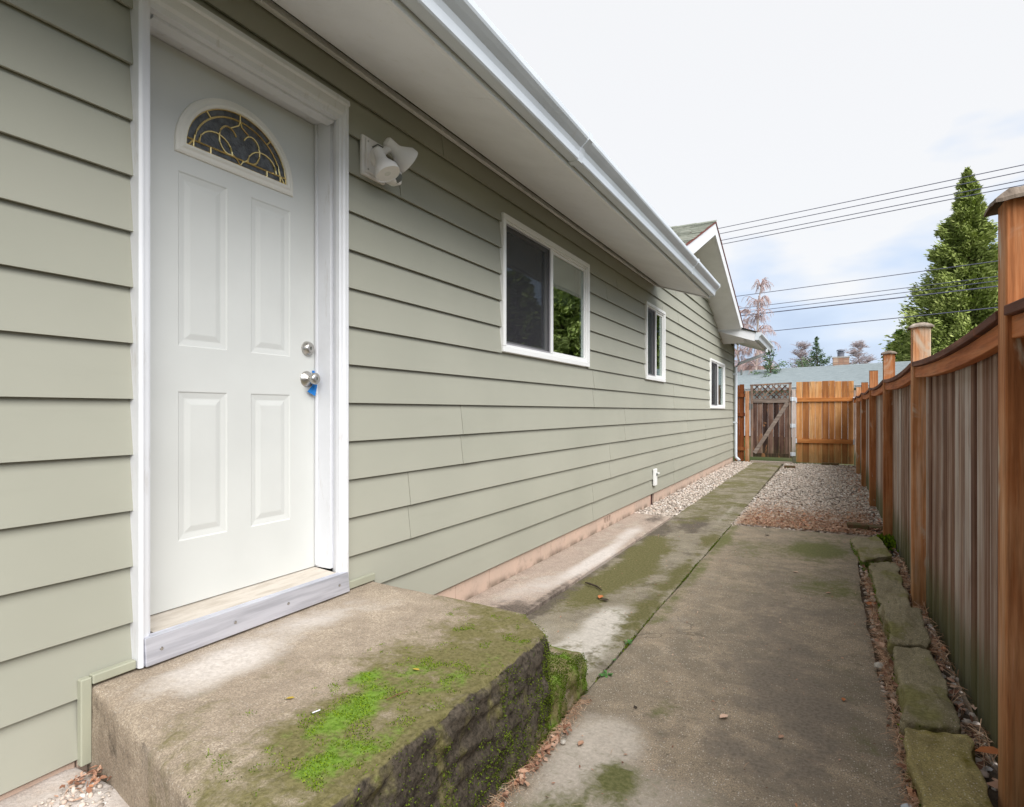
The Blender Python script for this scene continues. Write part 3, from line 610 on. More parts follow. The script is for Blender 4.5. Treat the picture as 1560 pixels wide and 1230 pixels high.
# ================================================================== edging stones
def stone(pts, zt, mat, label, tilt=(0, 0), mossy=.5, z0=-.04, th=None):
    """pts: 4 ground corners (near-left, near-right, far-right, far-left)"""
    P = [Vector((*p, 0)) for p in pts]; c = sum(P, Vector())/4
    t = thing('edging_stone', (c.x, c.y, 0), label, 'stone', 'stones edging the concrete along the fence')
    def warp(q):
        u, v = q.x, q.y; b = (P[0]*(1-u)+P[1]*u)*(1-v)+(P[3]*(1-u)+P[2]*u)*v
        zz = q.z*(zt-z0)+z0; k = (q.z)**2
        r = Vector((b.x, b.y, zz+k*(tilt[0]*(u-.5)+tilt[1]*(v-.5))))
        r += Vector((.020*fbm(r.x*8, r.y*6, r.z*8)+.006*fbm(r.x*30, r.y*30, r.z*30), .016*fbm(r.x*9, r.y*9, 4+r.z*9), .012*fbm(r.x*9, r.y*7, 8)+.005*fbm(r.x*34, r.y*34, 8))); return r
    def at(q, n):
        f = fbm(q.x*6, q.y*4, q.z*8)
        side = 1 if q.z < zt-.03 else 0
        return (mossy+f+.3*side, .15+f*.4+.3*side, .2*f, .85*side*(q.x < c.x)*(c.y > 3.9)+.15*f)
    # unit box warped
    o = rough_block('stone_block', mat, (0, 1, 0, 1, 0, 1), .035, ('top', 'px', 'nx', 'ny', 'py'), .07, lambda q, n: .0, at, None, warp)
    me = o.data; co = np.empty(len(me.vertices)*3); me.vertices.foreach_get('co', co); co = co.reshape(-1, 3)-np.array([c.x, c.y, 0]); me.vertices.foreach_set('co', co.ravel()); me.update()
    o.parent = t; WL[o.name] = (c.x, c.y, 0)
    P_, N_ = sample(o, 900, lambda x, y, z, n: (.9 if (n[2] < .5 and n[0] < 0) else .05)*(.9 if c.y > 3.9 else .12), (c.x, c.y, 0))
    if len(P_): tuft_on('moss', P_, N_, .004, .009, MOSS, t, nr.random(len(P_))*.8)
stone([(2.175, .95), (2.36, .95), (2.365, 1.42), (2.17, 1.42)], .06, EDGE, 'grey brown edging stone nearest the camera at the fence')
stone([(2.165, 1.44), (2.355, 1.46), (2.362, 2.52), (2.185, 2.47)], .068, YEDGE, 'yellow lichen covered edging stone in the near corner by the fence', (.01, 0), .12)
stone([(2.185, 2.50), (2.345, 2.55), (2.365, 3.30), (2.21, 3.25)], .072, EDGE, 'broad olive edging stone behind the yellow stone', (0, .01), .15)
stone([(2.20, 3.28), (2.36, 3.34), (2.385, 3.80), (2.205, 3.78)], .105, EDGE, 'raised tilted edging stone leaning above its neighbours', (-.02, .045), .15)
stone([(2.20, 3.80), (2.35, 3.83), (2.375, 5.15), (2.20, 5.06)], .066, EDGE, 'long edging stone with a mossy left side', (0, 0), .15)
stone([(2.17, 5.10), (2.37, 5.30), (2.31, 6.02), (2.11, 5.86)], .075, EDGE, 'farthest edging stone with bright green moss on its side', (.02, .01), .3)
def chunk(name, x, y, z, sx, sy, sz, rz, mat, label, cat):
    mb = MB(); mb.box(-sx, sx, -sy, sy, 0, sz); M = Matrix.Rotation(rz, 3, 'Z')
    mb.v = [tuple(M @ Vector((a*(1+.08*rng.random()), b*(1+.08*rng.random()), c_*(1+.1*rng.random())))+Vector((x, y, z))) for a, b, c_ in mb.v]
    single(mb, name, mat, (x, y, z), label, cat, bevel=.006)
chunk('brick', 1.22, 13.4, -.01, .10, .05, .06, .1, OBRK, 'brown brick lying on gravel in front of the fence', 'brick')
chunk('brick', 2.19, 6.72, -.01, .085, .05, .07, .05, OBRK, 'dark mossy brick at the edge of concrete and gravel', 'brick')
chunk('paver', 2.34, 6.85, -.02, .07, .07, .05, .4, EDGE and OBRK, 'flat grey paver chunk behind the mossy brick', 'paver')
chunk('paver', 1.95, 14.62, -.02, .16, .06, .06, 0, OBRK, 'low dark paver under the cedar fence panel', 'paver')
mb = MB(); mb.v = []; v_, f_ = ico()
for i, (x, y, z, s_, lab) in enumerate([(2.145, 3.13, .018, .022, 'pale round pebble beside the olive edging stone'), (2.150, 2.05, .012, .02, 'bluish white pebble wedged beside the yellow stone'), (1.130, 1.905, .008, .011, 'small tan pebble at the foot of the step')]):
    mb = MB(); mb.add([(x+a[0]*s_, y+a[1]*s_*1.2, z+a[2]*s_*.7) for a in v_], [tuple(f) for f in f_]); single(mb, 'pebble', painted('pebble', (.52, .48, .42) if i != 1 else (.5, .55, .6), .6), (x, y, z), lab, 'pebble', smooth=False)
n = 700; P = np.stack([2.40+nr.normal(0, .03, n), 6.05+nr.normal(0, .10, n), nr.uniform(0, .05, n)], 1); tag(tufts('moss_clump', P, .012, .03, MOSS, None, None, nr.random(n)*.8), kind='stuff')
n = 500; P = np.stack([2.43+nr.normal(0, .012, n), 2.05+nr.normal(0, .07, n), nr.uniform(0, .05, n)], 1); tag(tufts('moss_clump', P, .008, .018, MOSS, None, None, nr.random(n)*.9), kind='stuff')

# ================================================================== house
HY0, HY1 = -2.6, 14.4
house = thing('house', (0, 0, 0), 'single storey house with sage green lap siding and white trim', 'house')
E0 = .1775; B0 = .14
WIN = [(3.479, 5.10, 1.569, 2.509), (7.015, 7.93, 1.552, 2.492), (11.34, 13.0, 1.22, 2.150)]
DOOR = (1.088, 2.004, .30, 2.556)
SOFZ = 2.765; APY, APZ, SL, SR, UTH = 9.35, 4.045, .415, .364, .19
def zs(y): return 1.953*(900+.5389*(y-780))/(1265-y)
def smin(z): return HY0 if z < SOFZ+.02 else max(6.3, APY-(APZ-UTH+.03-z)/SL)
def smax(z): return HY1 if z < SOFZ+.005 else APY+(APZ-UTH+.03-z)/SR
seams = {}
for x, y in [(705, 640), (705, 685), (625, 740), (625, 795), (905, 572), (905, 602), (953, 635), (953, 660), (930, 682), (930, 708), (904, 750), (904, 772), (1027, 703), (1027, 720), (610, 275), (675, 238),
             (1034, 485), (1034, 500), (1057, 533), (1057, 545), (1040, 557), (1040, 572), (1027, 590), (1027, 606), (1048, 628), (1048, 641), (1090, 519), (1075, 652), (1075, 662), (940, 420), (925, 438), (1010, 470), (1092, 600)]:
    z = EYE+(627-y)/(.4507*(1265-x)); seams.setdefault(int((z-B0)//E0), []).append(zs(x))
for rr in (1, 2, 3, 4, 5, 6, 7, 9, 11): seams.setdefault(rr, []).append(-1.3+.37*(rr % 3))
for rr in range(15, 21): seams.setdefault(rr, []).append(8.6+(rr % 3)*1.1)
def sx(z, z0, out=0): return -.019*(z-z0)/E0+out
openings = [(a, b, c, d) for a, b, c, d in WIN]+[DOOR, (.934, 2.215, 0, .352)]
row = 0
while True:
    z0 = B0+E0*row; z1 = z0+E0+.018
    a = smin(z0+.02) if z0 > SOFZ-.1 else HY0; b = smax(z0)
    if z0 > APZ-UTH-.03 or a >= b: break
    cuts = sorted([HY0 if z0 < SOFZ-.1 else a]+[c for c in seams.get(row, []) if a+.3 < c < b-.3]+[b])
    for i in range(len(cuts)-1):
        rects = [[cuts[i]+.0012*(i > 0), cuts[i+1]-.0012, z0, z1]]
        for (oa, ob, oc, od) in openings:
            nx_ = []
            for (ra, rb, rc, rd) in rects:
                rvis = min(rd, z0+E0)
                if ob <= ra or oa >= rb or od <= rc+.012 or oc >= rvis-.012: nx_.append([ra, rb, rc, rd]); continue
                if oa > ra: nx_.append([ra, oa, rc, rd])
                if ob < rb: nx_.append([ob, rb, rc, rd])
                if od < rvis-.012: nx_.append([max(ra, oa), min(rb, ob), od, rd])
                if oc > rc+.012: nx_.append([max(ra, oa), min(rb, ob), rc, oc])
            rects = nx_
        # group rectangles that touch into one board
        groups = []
        for rct in sorted(rects):
            for g in groups:
                if any(abs(q[1]-rct[0]) < 1e-4 and min(q[3], rct[3])-max(q[2], rct[2]) > .01 for q in g): g.append(rct); break
            else: groups.append([rct])
        for g in groups:
            mb = MB(); j0 = rng.uniform(0, .0014); bw = rng.uniform(.002, .006) if cuts[i] > HY0 and i > 0 else 0
            for (ra, rb, rc, rd) in g:
                ys = [ra, min(rb, ra+.25), max(ra, rb-.25), rb] if rb-ra > .6 else [ra, rb]
                outs = [0]*len(ys)
                if abs(ra-cuts[i]) < .01 and i > 0: outs[0] = .0045
                if abs(rb-cuts[i+1]) < .01 and i < len(cuts)-2: outs[-1] = .0018
                top = rd
                def lim(y, z): return min(y, smax(z)) if z > SOFZ else y
                vs = []
                for y, o_ in zip(ys, outs):
                    yb = lim(y, rc); yt = max(lim(y, top), 0) if y == ys[-1] else lim(y, top)
                    if row > 14 and y == ys[0] and i == 0: yb = smin(rc+.03); yt = smin(top+.03)
                    vs += [(sx(rc, z0, o_*1.0+j0), yb, rc), (sx(rc, z0)-.0095, yb, rc), (sx(top, z0)-.0085, yt, top), (sx(top, z0, o_*.5+j0), yt, top)]
                m_ = len(ys); fs = [(k*4+q, k*4+(q+1) % 4, (k+1)*4+(q+1) % 4, (k+1)*4+q) for k in range(m_-1) for q in range(4)]+[(3, 2, 1, 0), tuple((m_-1)*4+q for q in range(4))]
                mb.add(vs, fs)
            mb.build('siding_board', SIDING, house)
    row += 1
# sheathing behind the boards, cut round the openings
def wall_cut(x0, x1, ya, yb, za, zb, ops):
    mb = MB(); ys = sorted({ya, yb, *[o[0] for o in ops], *[o[1] for o in ops]}); zz = sorted({za, zb, *[o[2] for o in ops], *[o[3] for o in ops]})
    for i in range(len(ys)-1):
        for j in range(len(zz)-1):
            cy, cz = (ys[i]+ys[i+1])/2, (zz[j]+zz[j+1])/2
            if any(o[0] < cy < o[1] and o[2] < cz < o[3] for o in ops): continue
            mb.box(x0, x1, ys[i], ys[i+1], zz[j], zz[j+1])
    return mb
ins = [(a+.01, b-.01, c+.01, d-.01) for a, b, c, d in WIN]+[(1.13, 1.99, .30, 2.51)]
wall_cut(-.16, -.028, HY0, HY1, .13, 2.80, ins).build('wall', DARKM, house)
mb = MB(); mb.extrude([(6.8, 2.801), (12.1, 2.801), (APY, APZ-.20)], -.16, -.028, lambda u, v, t: (t, u, v)); mb.build('gable_wall', DARKM, house)
mb = MB(); mb.box(-8, -.161, HY0, HY0+.1, .0, 2.8); mb.box(-8, -.161, HY1-.1, HY1, 0, 2.8); mb.box(-8.1, -8, HY0, HY1, 0, 2.8); mb.box(-7.99, -.17, HY0+.11, HY1-.11, .30, .40); mb.box(-7.99, -.17, HY0+.11, HY1-.11, 2.70, 2.79)
for y in (2.6, 6.2, 10.2): mb.box(-7.9, -.165, y, y+.1, .401, 2.699)
mb.box(-3.6, -3.5, HY0+.12, HY1-.12, .402, 2.698)
mb.build('interior_wall', ROOM, house)
# foundation blocks
y = HY0; prev = None; i = 0
VENT = [(5.56, 5.80), (7.30, 7.46)]
mb = MB(); mb.box(-.16, -.045, HY0, HY1-.01, -.06, .129); mb.build('footing_core', MORT, house)
bl = [(-1.9, -.6), (-.6, .92)]+[]
y = 2.19
edges = [HY0, -1.2, .2, .93, 2.19, 2.56, 2.95, 3.35, 3.74, 4.13, 4.55, 4.95, 5.35, 5.56, 5.80, 6.2, 6.6, 7.0, 7.30, 7.46, 7.9, 8.3, 8.7, 9.1, 9.5, 9.9, 10.3, 10.7, 11.1, 11.5, 11.9, 12.3, 12.7, 13.1, 13.5, 13.9, 14.39]
for a, b in zip(edges, edges[1:]):
    if (a, b) == (7.30, 7.46): continue
    mb = MB()
    if (a, b) == (5.56, 5.80):      # ventilated block: webs round three holes
        for ya, yb in ((a, a+.025), (a+.075, a+.095), (a+.145, a+.165), (b-.03, b)): mb.box(-.046, -.018, ya, yb, .052, .110)
        mb.box(-.046, -.018, a+.002, b-.002, -.05, .0515); mb.box(-.046, -.018, a+.002, b-.002, .1105, .1285); mb.build('vent_block', FOUND, house)
        MB().box(-.0455, -.040, a+.026, b-.031, .0525, .1095).build('vent_hole_shade', DARKM, house)  # dark sheet paints the shade inside the block holes
    else: mb.box(-.046, -.018+rng.uniform(-.001, .001), a+.0025, b-.0025, -.05, .1285); mb.build('foundation_block', FOUND, house, bevel=.002)
MB().box(-.0455, -.040, 7.31, 7.455, -.03, .128).build('vent_hole_shade', DARKM, house)  # dark sheet painted as the shade of the gap between blocks
MB().box(-.040, -.022, 7.302, 7.345, -.03, .128).build('vent_block', RUST, house)
# trim strips round the step
MB().box(-.004, .020, .925, .955, .12, .375).build('flashing_strip', TRIMG, house, bevel=.003)
MB().box(-.002, .024, .9555, 1.080, .352, .380).build('flashing_strip', TRIMG, house, bevel=.003)
MB().box(-.002, .018, 2.012, 2.20, .350, .385).build('flashing_strip', TRIMG, house, bevel=.003)
# ---- eaves
def eave(y0, y1, tag_=''):
    # frieze strip, soffit panels, fascia, gutter
    MB().hexa([(-.004, y0, 2.748), (.036, y0, 2.738), (.036, y1, 2.738), (-.004, y1, 2.748), (-.004, y0, 2.775), (.036, y0, 2.765), (.036, y1, 2.765), (-.004, y1, 2.775)]).build('frieze_strip', SOFF, house)
    y = y0
    while y < y1-.01:
        e_ = min(y1, y+2.44); dz = rng.uniform(-.0015, .0015)
        MB().hexa([(.070, y+.0015, 2.742+dz), (.64, y+.0015, 2.552), (.64, e_-.0015, 2.552), (.070, e_-.0015, 2.742+dz), (.070, y+.0015, 2.756), (.64, y+.0015, 2.566), (.64, e_-.0015, 2.566), (.070, e_-.0015, 2.756)]).build('soffit_panel', SOFF, house)
        y = e_
    MB().hexa([(-.03, y0, 2.80), (.64, y0, 2.60), (.64, y1, 2.60), (-.03, y1, 2.80), (-.03, y0, 2.82), (.64, y0, 2.62), (.64, y1, 2.62), (-.03, y1, 2.82)]).build('rafter_deck', DARKM, house)  # coloured near-black so the soffit gap below reads as deep shade
    MB().box(.6405, .662, y0, y1, 2.535, 2.70).build('fascia_board', SOFF, house, bevel=.002)
    out = [(.665, 2.695), (.665, 2.566), (.672, 2.556), (.722, 2.556), (.728, 2.562), (.732, 2.60), (.742, 2.622), (.765, 2.640), (.782, 2.655), (.787, 2.665), (.787, 2.688), (.783, 2.694), (.772, 2.694)]
    inn = [(.772, 2.690), (.782, 2.686), (.782, 2.668), (.762, 2.646), (.738, 2.628), (.727, 2.604), (.722, 2.566), (.720, 2.561), (.673, 2.561), (.6695, 2.568), (.6695, 2.695)]
    g = MB().extrude(out+inn, y0-.01, y1+.01, lambda u, v, t: (u, t, v)).build('gutter', GUT, house)
    cap = [(.6645, 2.697), (.6645, 2.552), (.726, 2.552), (.735, 2.60), (.745, 2.62), (.789, 2.655), (.789, 2.697)]
    for a, b in ((y0-.016, y0-.0105), (y1+.0105, y1+.016)): MB().extrude(cap, a, b, lambda u, v, t: (u, t, v)).build('gutter_end_cap', GUT, house)
eave(HY0, 7.42)
slv = [(u+(.003 if u > .7 else -.001), v) for u, v in [(.664, 2.697), (.664, 2.553), (.724, 2.553), (.735, 2.60), (.745, 2.622), (.789, 2.658), (.789, 2.697)]]
for y in (3.05, 6.1): MB().extrude(slv, y, y+.05, lambda u, v, t: (u, t, v)).build('gutter_joint', GUT, house)
eave(12.36, 14.95)
# main roof deck + shingles
def roofslab(name, pts, th, mat): # pts four (x,y,z) top corners
    MB().hexa([(p[0], p[1], p[2]-th) for p in pts]+[tuple(p) for p in pts]).build(name, mat, house)
roofslab('roof', [(.675, HY0-.1, 2.715), (.675, 7.46, 2.715), (-4, 7.46, 4.27), (-4, HY0-.1, 4.27)], .03, SHIN)
roofslab('roof', [(-4, HY0-.1, 4.27), (-4, 7.46, 4.27), (-8.7, 7.46, 2.7), (-8.7, HY0-.1, 2.7)], .03, SHIN)
roofslab('roof', [(.675, 12.33, 2.715), (.675, 15.0, 2.715), (-4, 15.0, 4.27), (-4, 12.33, 4.27)], .03, SHIN)
# end board of the eaves (closing the rafter ends)
for yy, nm in ((7.425, 1), (12.325, 0)):
    MB().extrude([(.0, 2.752), (.64, 2.538), (.66, 2.538), (.66, 2.70), (.0, 2.93)], yy, yy+.03, lambda u, v, t: (u, t, v)).build('eave_end_board', WHITE, house)
MB().extrude([(-.02, 2.89), (-.02, 2.96), (.70, 2.715), (.70, 2.700)], 12.30, 12.326, lambda u, v, t: (u, t, v)).build('drip_edge', DARKM, house)
# ---- gable roof
GX = .42
def gp(y): return APZ-(SL*(APY-y) if y < APY else SR*(y-APY))
YL, YR = 6.86, 12.90
for (a, b) in ((YL, APY), (APY, YR)):
    za, zb = gp(a), gp(b)
    # rake soffit
    x_ = sorted((a, b))
    MB().hexa([(-.03, a, za-UTH), (GX-.028, a, za-UTH), (GX-.028, b, zb-UTH), (-.03, b, zb-UTH), (-.03, a, za-UTH+.012), (GX-.028, a, za-UTH+.012), (GX-.028, b, zb-UTH+.012), (-.03, b, zb-UTH+.012)]).build('rake_soffit', SOFF, house)
    MB().hexa([(GX-.0275, a, za-UTH-.012), (GX, a, za-UTH-.012), (GX, b, zb-UTH-.012), (GX-.0275, b, zb-UTH-.012), (GX-.0275, a, za-.022), (GX, a, za-.022), (GX, b, zb-.022), (GX-.0275, b, zb-.022)]).build('rake_board', WHITE, house, bevel=.003)
    MB().hexa([(-7, a, za-.021), (GX+.012, a, za-.021), (GX+.012, b, zb-.021), (-7, b, zb-.021), (-7, a, za), (GX+.012, a, za), (GX+.012, b, zb), (-7, b, zb)]).build('roof', RUST, house)
MB().box(-.02, .392, 12.30, 12.324, 2.757, 3.0-.03).build('eave_return_box', WHITE, house)
MB().box(-.02, .38, 12.33, 12.85, 2.757, 2.80).build('eave_return_box', WHITE, house)
# gable shingles: courses of tabs, uneven
V = []; F = []; T = []
ln = math.hypot(1, SL)
y = YL; k = 0
for side in (0, 1):
    k = 0
    y = YL if side == 0 else YR
    while (y < APY if side == 0 else y > APY):
        dy = .13*(1 if side == 0 else -1); x = GX+.015-.02*rng.random(); 
        while x > -6.6:
            w_ = rng.uniform(.14, .30); t = rng.random(); lift = rng.uniform(.004, .012)+(.008 if rng.random() < .1 else 0)
            y2 = y+dy*1.15; y2 = min(y2, APY) if side == 0 else max(y2, APY)
            b = len(V); ys_ = y+rng.uniform(-.008, .008)
            V += [(x, ys_, gp(y)+lift), (x-w_+.004, ys_, gp(y)+lift), (x-w_+.004, y2, gp(y2)+.0025), (x, y2, gp(y2)+.0025), (x, ys_, gp(y)+.0005), (x-w_+.004, ys_, gp(y)+.0005)]
            F += [(b, b+1, b+2, b+3), (b, b+1, b+5, b+4)]; T += [t]*6; x -= w_
        y += dy; k += 1
o = np_mesh('roof_shingles', np.array(V), np.array(F), SHIN, house, {'tint': T}); tag(o, kind='stuff')
mb = MB()
x = GX+.02
while x > -6.5:
    MB().hexa([(x-.32, APY-.13, gp(APY-.13)+.006), (x, APY-.13, gp(APY-.13)+.010), (x, APY, APZ+.016), (x-.32, APY, APZ+.010), (x-.32, APY-.13, gp(APY-.13)+.010), (x, APY-.13, gp(APY-.13)+.016), (x, APY, APZ+.022), (x-.32, APY, APZ+.016)]).build('ridge_shingle', SHIN, house)
    x -= .30
# downspout
ds = MB(); pth = [(.70, 14.2, 2.555), (.70, 14.2, 2.48), (.66, 14.2, 2.43), (.12, 14.28, 2.25), (.055, 14.30, 2.18), (.05, 14.30, .20), (.06, 14.29, .12), (.14, 14.25, .05)]
ds.tube(pth, .034, 10); ds.build('downspout', GUT, house, smooth=True)
for z in (2.0, .9): MB().box(.0, .088, 14.26, 14.34, z, z+.03).build('downspout_strap', GUT, house)
MB().box(-.035, .012, 14.385, 14.41, .13, 2.76).build('corner_board', TRIMG, house)
# outlet cover
oc = MB().box(.0, .030, 7.33, 7.44, .235, .445).build('cable_box', VINYL, house, bevel=.006, seg=2)
MB().lathe((.030, 7.40, .375), (1, 0, 0), [(0, .018), (.012, .016), (.013, .010)], 12).build('socket', SENS, oc)
MB().lathe((.030, 7.42, .385), (1, .3, 0), [(0, .008), (.03, .010), (.032, .004)], 8).build('knob', VINYL, oc)

# ---- windows
def window(a, b, c, d, kind):
    w = bpy.data.objects.new('window', None); COL.objects.link(w); w.parent = house; WL[w.name] = (0, 0, 0)
    xo = .016; fw = .038
    fr = MB(); prof = [(0, 0), (fw, 0)]
    def ring(mb, a, b, c, d, w_, x0, x1):
        mb.box(x0, x1, a, b, d-w_, d); mb.box(x0, x1, a, b, c, c+w_); mb.box(x0, x1, a, a+w_, c+w_+.0005, d-w_-.0005); mb.box(x0, x1, b-w_, b, c+w_+.0005, d-w_-.0005); return mb
    ring(MB(), a, b, c, d, fw, -.07, xo).build('frame', VINYL, w, bevel=.003)
    ring(MB(), a+fw+.0003, b-fw-.0003, c+fw+.0003, d-fw-.0003, .016, -.065, .004).build('frame_bead', VINYL, w, bevel=.002)
    mid = (a+b)/2; i0, i1 = a+fw+.017, b-fw-.017; j0, j1 = c+fw+.017, d-fw-.017
    MB().box(-.060, .006, mid-.020, mid+.020, j0, j1).build('meeting_rail', VINYL, w, bevel=.002)
    # left: insect screen in front of the sliding sash
    ring(MB(), i0, mid-.021, j0, j1, .012, -.012, -.002).build('screen_frame', painted('screen_frame_grey', (.32, .31, .33), .5), w)
    MB().add([(-.007, i0+.012, j0+.012), (-.007, mid-.033, j0+.012), (-.007, mid-.033, j1-.012), (-.007, i0+.012, j1-.012)], [(0, 1, 2, 3)]).build('insect_screen', SCREEN, w)
    ring(MB(), i0, mid-.021, j0, j1, .03, -.052, -.030).build('sash', VINYL, w)
    MB().box(-.042, -.038, i0+.03, mid-.051, j0+.03, j1-.03).build('pane', GLASS, w)
    ring(MB(), mid+.021, i1, j0, j1, .022, -.035, -.010).build('sash', VINYL, w)
    MB().box(-.024, -.020, mid+.043, i1-.022, j0+.022, j1-.022).build('pane', GLASS, w)
    if kind == 1: MB().box(-.13, -.12, mid-.02, b-.03, c+(d-c)*.56, d-.02).build('blind', BLIND, w)
    if kind == 2: MB().box(-.13, -.12, a+.02, b-.03, c+.02, d-.02).build('blind', CURT, w)
    if kind == 3: MB().box(-.13, -.12, a+.02, mid-.02, c+.02, d-.02).build('blind', BLIND, w)
for k, q in enumerate(WIN): window(*q, k+1)

# ---- door
door = bpy.data.objects.new('door', None); COL.objects.link(door); door.parent = house; WL[door.name] = (0, 0, 0)
DX = -.140; DA, DB, DZ0, DZ1 = 1.155, 1.968, .452, 2.483
panels = [(1.318, 1.518, 1.405, 2.045), (1.626, 1.826, 1.405, 2.045), (1.318, 1.518, .690, 1.238), (1.626, 1.826, .690, 1.238)]
wall_cut(DX-.04, DX, DA, DB, DZ0, DZ1, panels).build('door_slab', DOORM, door)
for (a, b, c, d) in panels:
    mb = MB(); rings = [(0, 0), (.005, -.0035), (.018, -.0055), (.024, -.0065), (.028, -.0065), (.046, -.0025), (.050, -.002)]
    vs = []
    for t_, dx in rings: vs += [(DX+dx, a+t_, c+t_), (DX+dx, b-t_, c+t_), (DX+dx, b-t_, d-t_), (DX+dx, a+t_, d-t_)]
    fs = [(k*4+q, k*4+(q+1) % 4, (k+1)*4+(q+1) % 4, (k+1)*4+q) for k in range(len(rings)-1) for q in range(4)]+[tuple((len(rings)-1)*4+q for q in range(4))]
    mb.add(vs, fs); mb.build('door_panel', DOORM, door)
# fan light
FC, FB, FA, FH = 1.571, 2.150, .228, .206
def arc(a, h, n=28): return [(FC-a*math.cos(math.pi*i/n), FB+h*math.sin(math.pi*i/n)) for i in range(n+1)]
def half_ring(name, mat, prof, bb):   # prof: (grow outward, x)
    mb = MB(); loops = []
    for g_, x in prof:
        lp = arc(FA+g_, FH+g_); lp = [(y, z) for y, z in lp]; loops.append([(DX+x, y, z) for y, z in lp]+[(DX+x, FC+FA+g_, FB-g_), (DX+x, FC-FA-g_, FB-g_)])
    n = len(loops[0]); vs = [p for l in loops for p in l]
    mb.add(vs, [(k*n+i, k*n+(i+1) % n, (k+1)*n+(i+1) % n, (k+1)*n+i) for k in range(len(loops)-1) for i in range(n)]); return mb.build(name, mat, door)
half_ring('fan_light_frame', painted('cream_fan_frame', (.74, .72, .66), .45, .05), [(.040, -.001), (.038, .007), (.030, .011), (.020, .011), (.012, .016), (.002, .014), (-.001, .004), (-.001, .0005)], 0)
gp_ = arc(FA, FH); MB().add([(DX+.003, y, z) for y, z in gp_], [tuple(range(len(gp_)))]).build('fan_light_pane', OBSC, door)
mb = MB(); X5 = DX+.0055
def came(pts, r=.0036): mb.tube([(X5, y, z) for y, z in pts], r, 5)
def earc(cy, cz, ry, rz, a0, a1, n=12): return [(cy+ry*math.cos(R(a0+(a1-a0)*i/n)), cz+rz*math.sin(R(a0+(a1-a0)*i/n))) for i in range(n+1)]
came(arc(FA-.030, FH-.028, 24)); came([(FC-FA+.003, FB+.026), (FC+FA-.003, FB+.026)]); came(arc(FA-.002, FH-.002), .0022); came([(FC-FA, FB+.002), (FC+FA, FB+.002)], .0022)
for s_ in (-1, 1):
    came([(FC+s_*.128, FB+.0), (FC+s_*.128, FB+.026)])
    a_ = R(50); came([(FC+s_*(FA-.030)*math.cos(a_), FB+(FH-.028)*math.sin(a_)), (FC+s_*FA*math.cos(a_), FB+FH*math.sin(a_))])
    came(earc(FC+s_*.105, FB+.026, .070, .064, 0, 180))
    came(earc(FC+s_*.052, FB+.082, .040, .054, -118 if s_ > 0 else 298, 150 if s_ > 0 else 30, 18))
    came([(FC, FB+FH-.028), (FC+s_*.008, FB+.158), (FC+s_*.028, FB+.145), (FC+s_*.044, FB+.134)])
    came([(FC+s_*.033, FB+.034), (FC+s_*.012, FB+.020), (FC, FB+.004)])
    came([(FC+s_*(FA-.012), FB+.002), (FC+s_*(FA-.03), FB+.026)])
came([(FC, FB+FH-.028), (FC, FB+FH)])
mb.build('came', BRASS, door, smooth=True)
MB().lathe((DX, 1.922, 1.450), (1, 0, 0), [(-.001, .034), (.004, .034), (.010, .031), (.022, .024), (.026, .019), (.0262, .012), (.024, .006)], 28).build('deadbolt', NICK, door, smooth=True)
MB().box(DX+.0245, DX+.0285, 1.9205, 1.9235, 1.443, 1.457).build('keyhole', SENS, door)
MB().lathe((DX, 1.918, 1.312), (1, 0, 0), [(-.001, .036), (.003, .036), (.010, .030), (.016, .018), (.020, .0125), (.032, .0125), (.038, .019), (.048, .0265), (.058, .0265), (.066, .020), (.068, .010), (.0665, .005)], 28).build('knob', NICK, door, smooth=True)
MB().box(DX+.067, DX+.0705, 1.9165, 1.9195, 1.306, 1.318).build('keyhole', SENS, door)
# frame and jambs
jx0, jx1 = -.19, -.048
MB().box(jx0, jx1, DB+.003, DB+.020, .45, DZ1+.02).build('jamb', JAMB, house); MB().box(jx0, jx1, DA-.030, DA-.003, .45, DZ1+.02).build('jamb', JAMB, house)
MB().box(jx0, jx1, DA-.0195, DB+.0195, DZ1+.003, DZ1+.0197).build('head_jamb', JAMB, house)
MB().box(DX+.004, DX+.016, DB-.006, DB+.002, .46, DZ1).build('door_stop', JAMB, house)
# storm frame / brick mould: stepped profile
def casing(y0, y1, inner):   # y0 outer, y1 inner edge
    s_ = 1 if y1 > y0 else -1; w_ = abs(y1-y0)
    pr = [(0, -.03), (0, .030), (.008, .034), (.013, .034), (.016, .024), (w_-.012, .020), (w_-.008, .010), (w_, .008), (w_, -.012), (w_*.5, -.05)]
    return MB().extrude([(y0+s_*u, v) for u, v in pr], .352, 2.5555, lambda u, v, t: (v, u, t))
casing(1.083, 1.132, 1).build('door_casing', JAMB, house); casing(2.008, 1.970, 1).build('door_casing', JAMB, house)
w_ = .092; pr = [(0, -.03), (0, .032), (.014, .036), (.022, .036), (.028, .026), (w_-.03, .022), (w_-.02, .012), (w_, .010), (w_, -.047), (w_*.5, -.047)]
MB().extrude([(2.572-u, v) for u, v in pr], 1.080, 2.0105, lambda u, v, t: (v, t, u)).build('head_casing', JAMB, house)
MB().extrude([(2.480, -.046), (2.480, -.02), (2.470, -.02), (2.462, -.060), (2.478, -.075)], 1.158, 1.966, lambda u, v, t: (v, t, u)).build('head_trim', JAMB, house)
MB().hexa([(DX-.02, DA-.002, .40), (.002, DA-.002, .40), (.002, DB+.002, .40), (DX-.02, DB+.002, .40), (DX-.02, DA-.002, .449), (.002, DA-.002, .436), (.002, DB+.002, .436), (DX-.02, DB+.002, .449)]).build('door_sill', SILL, house)
MB().box(.004, .012, DA-.05, DB+.030, .430, .4425).build('sill_nosing', ALU, house, bevel=.002)
MB().box(.0, .004, DA-.03, DB+.015, .432, .4385).build('sill_groove', SENS, house)
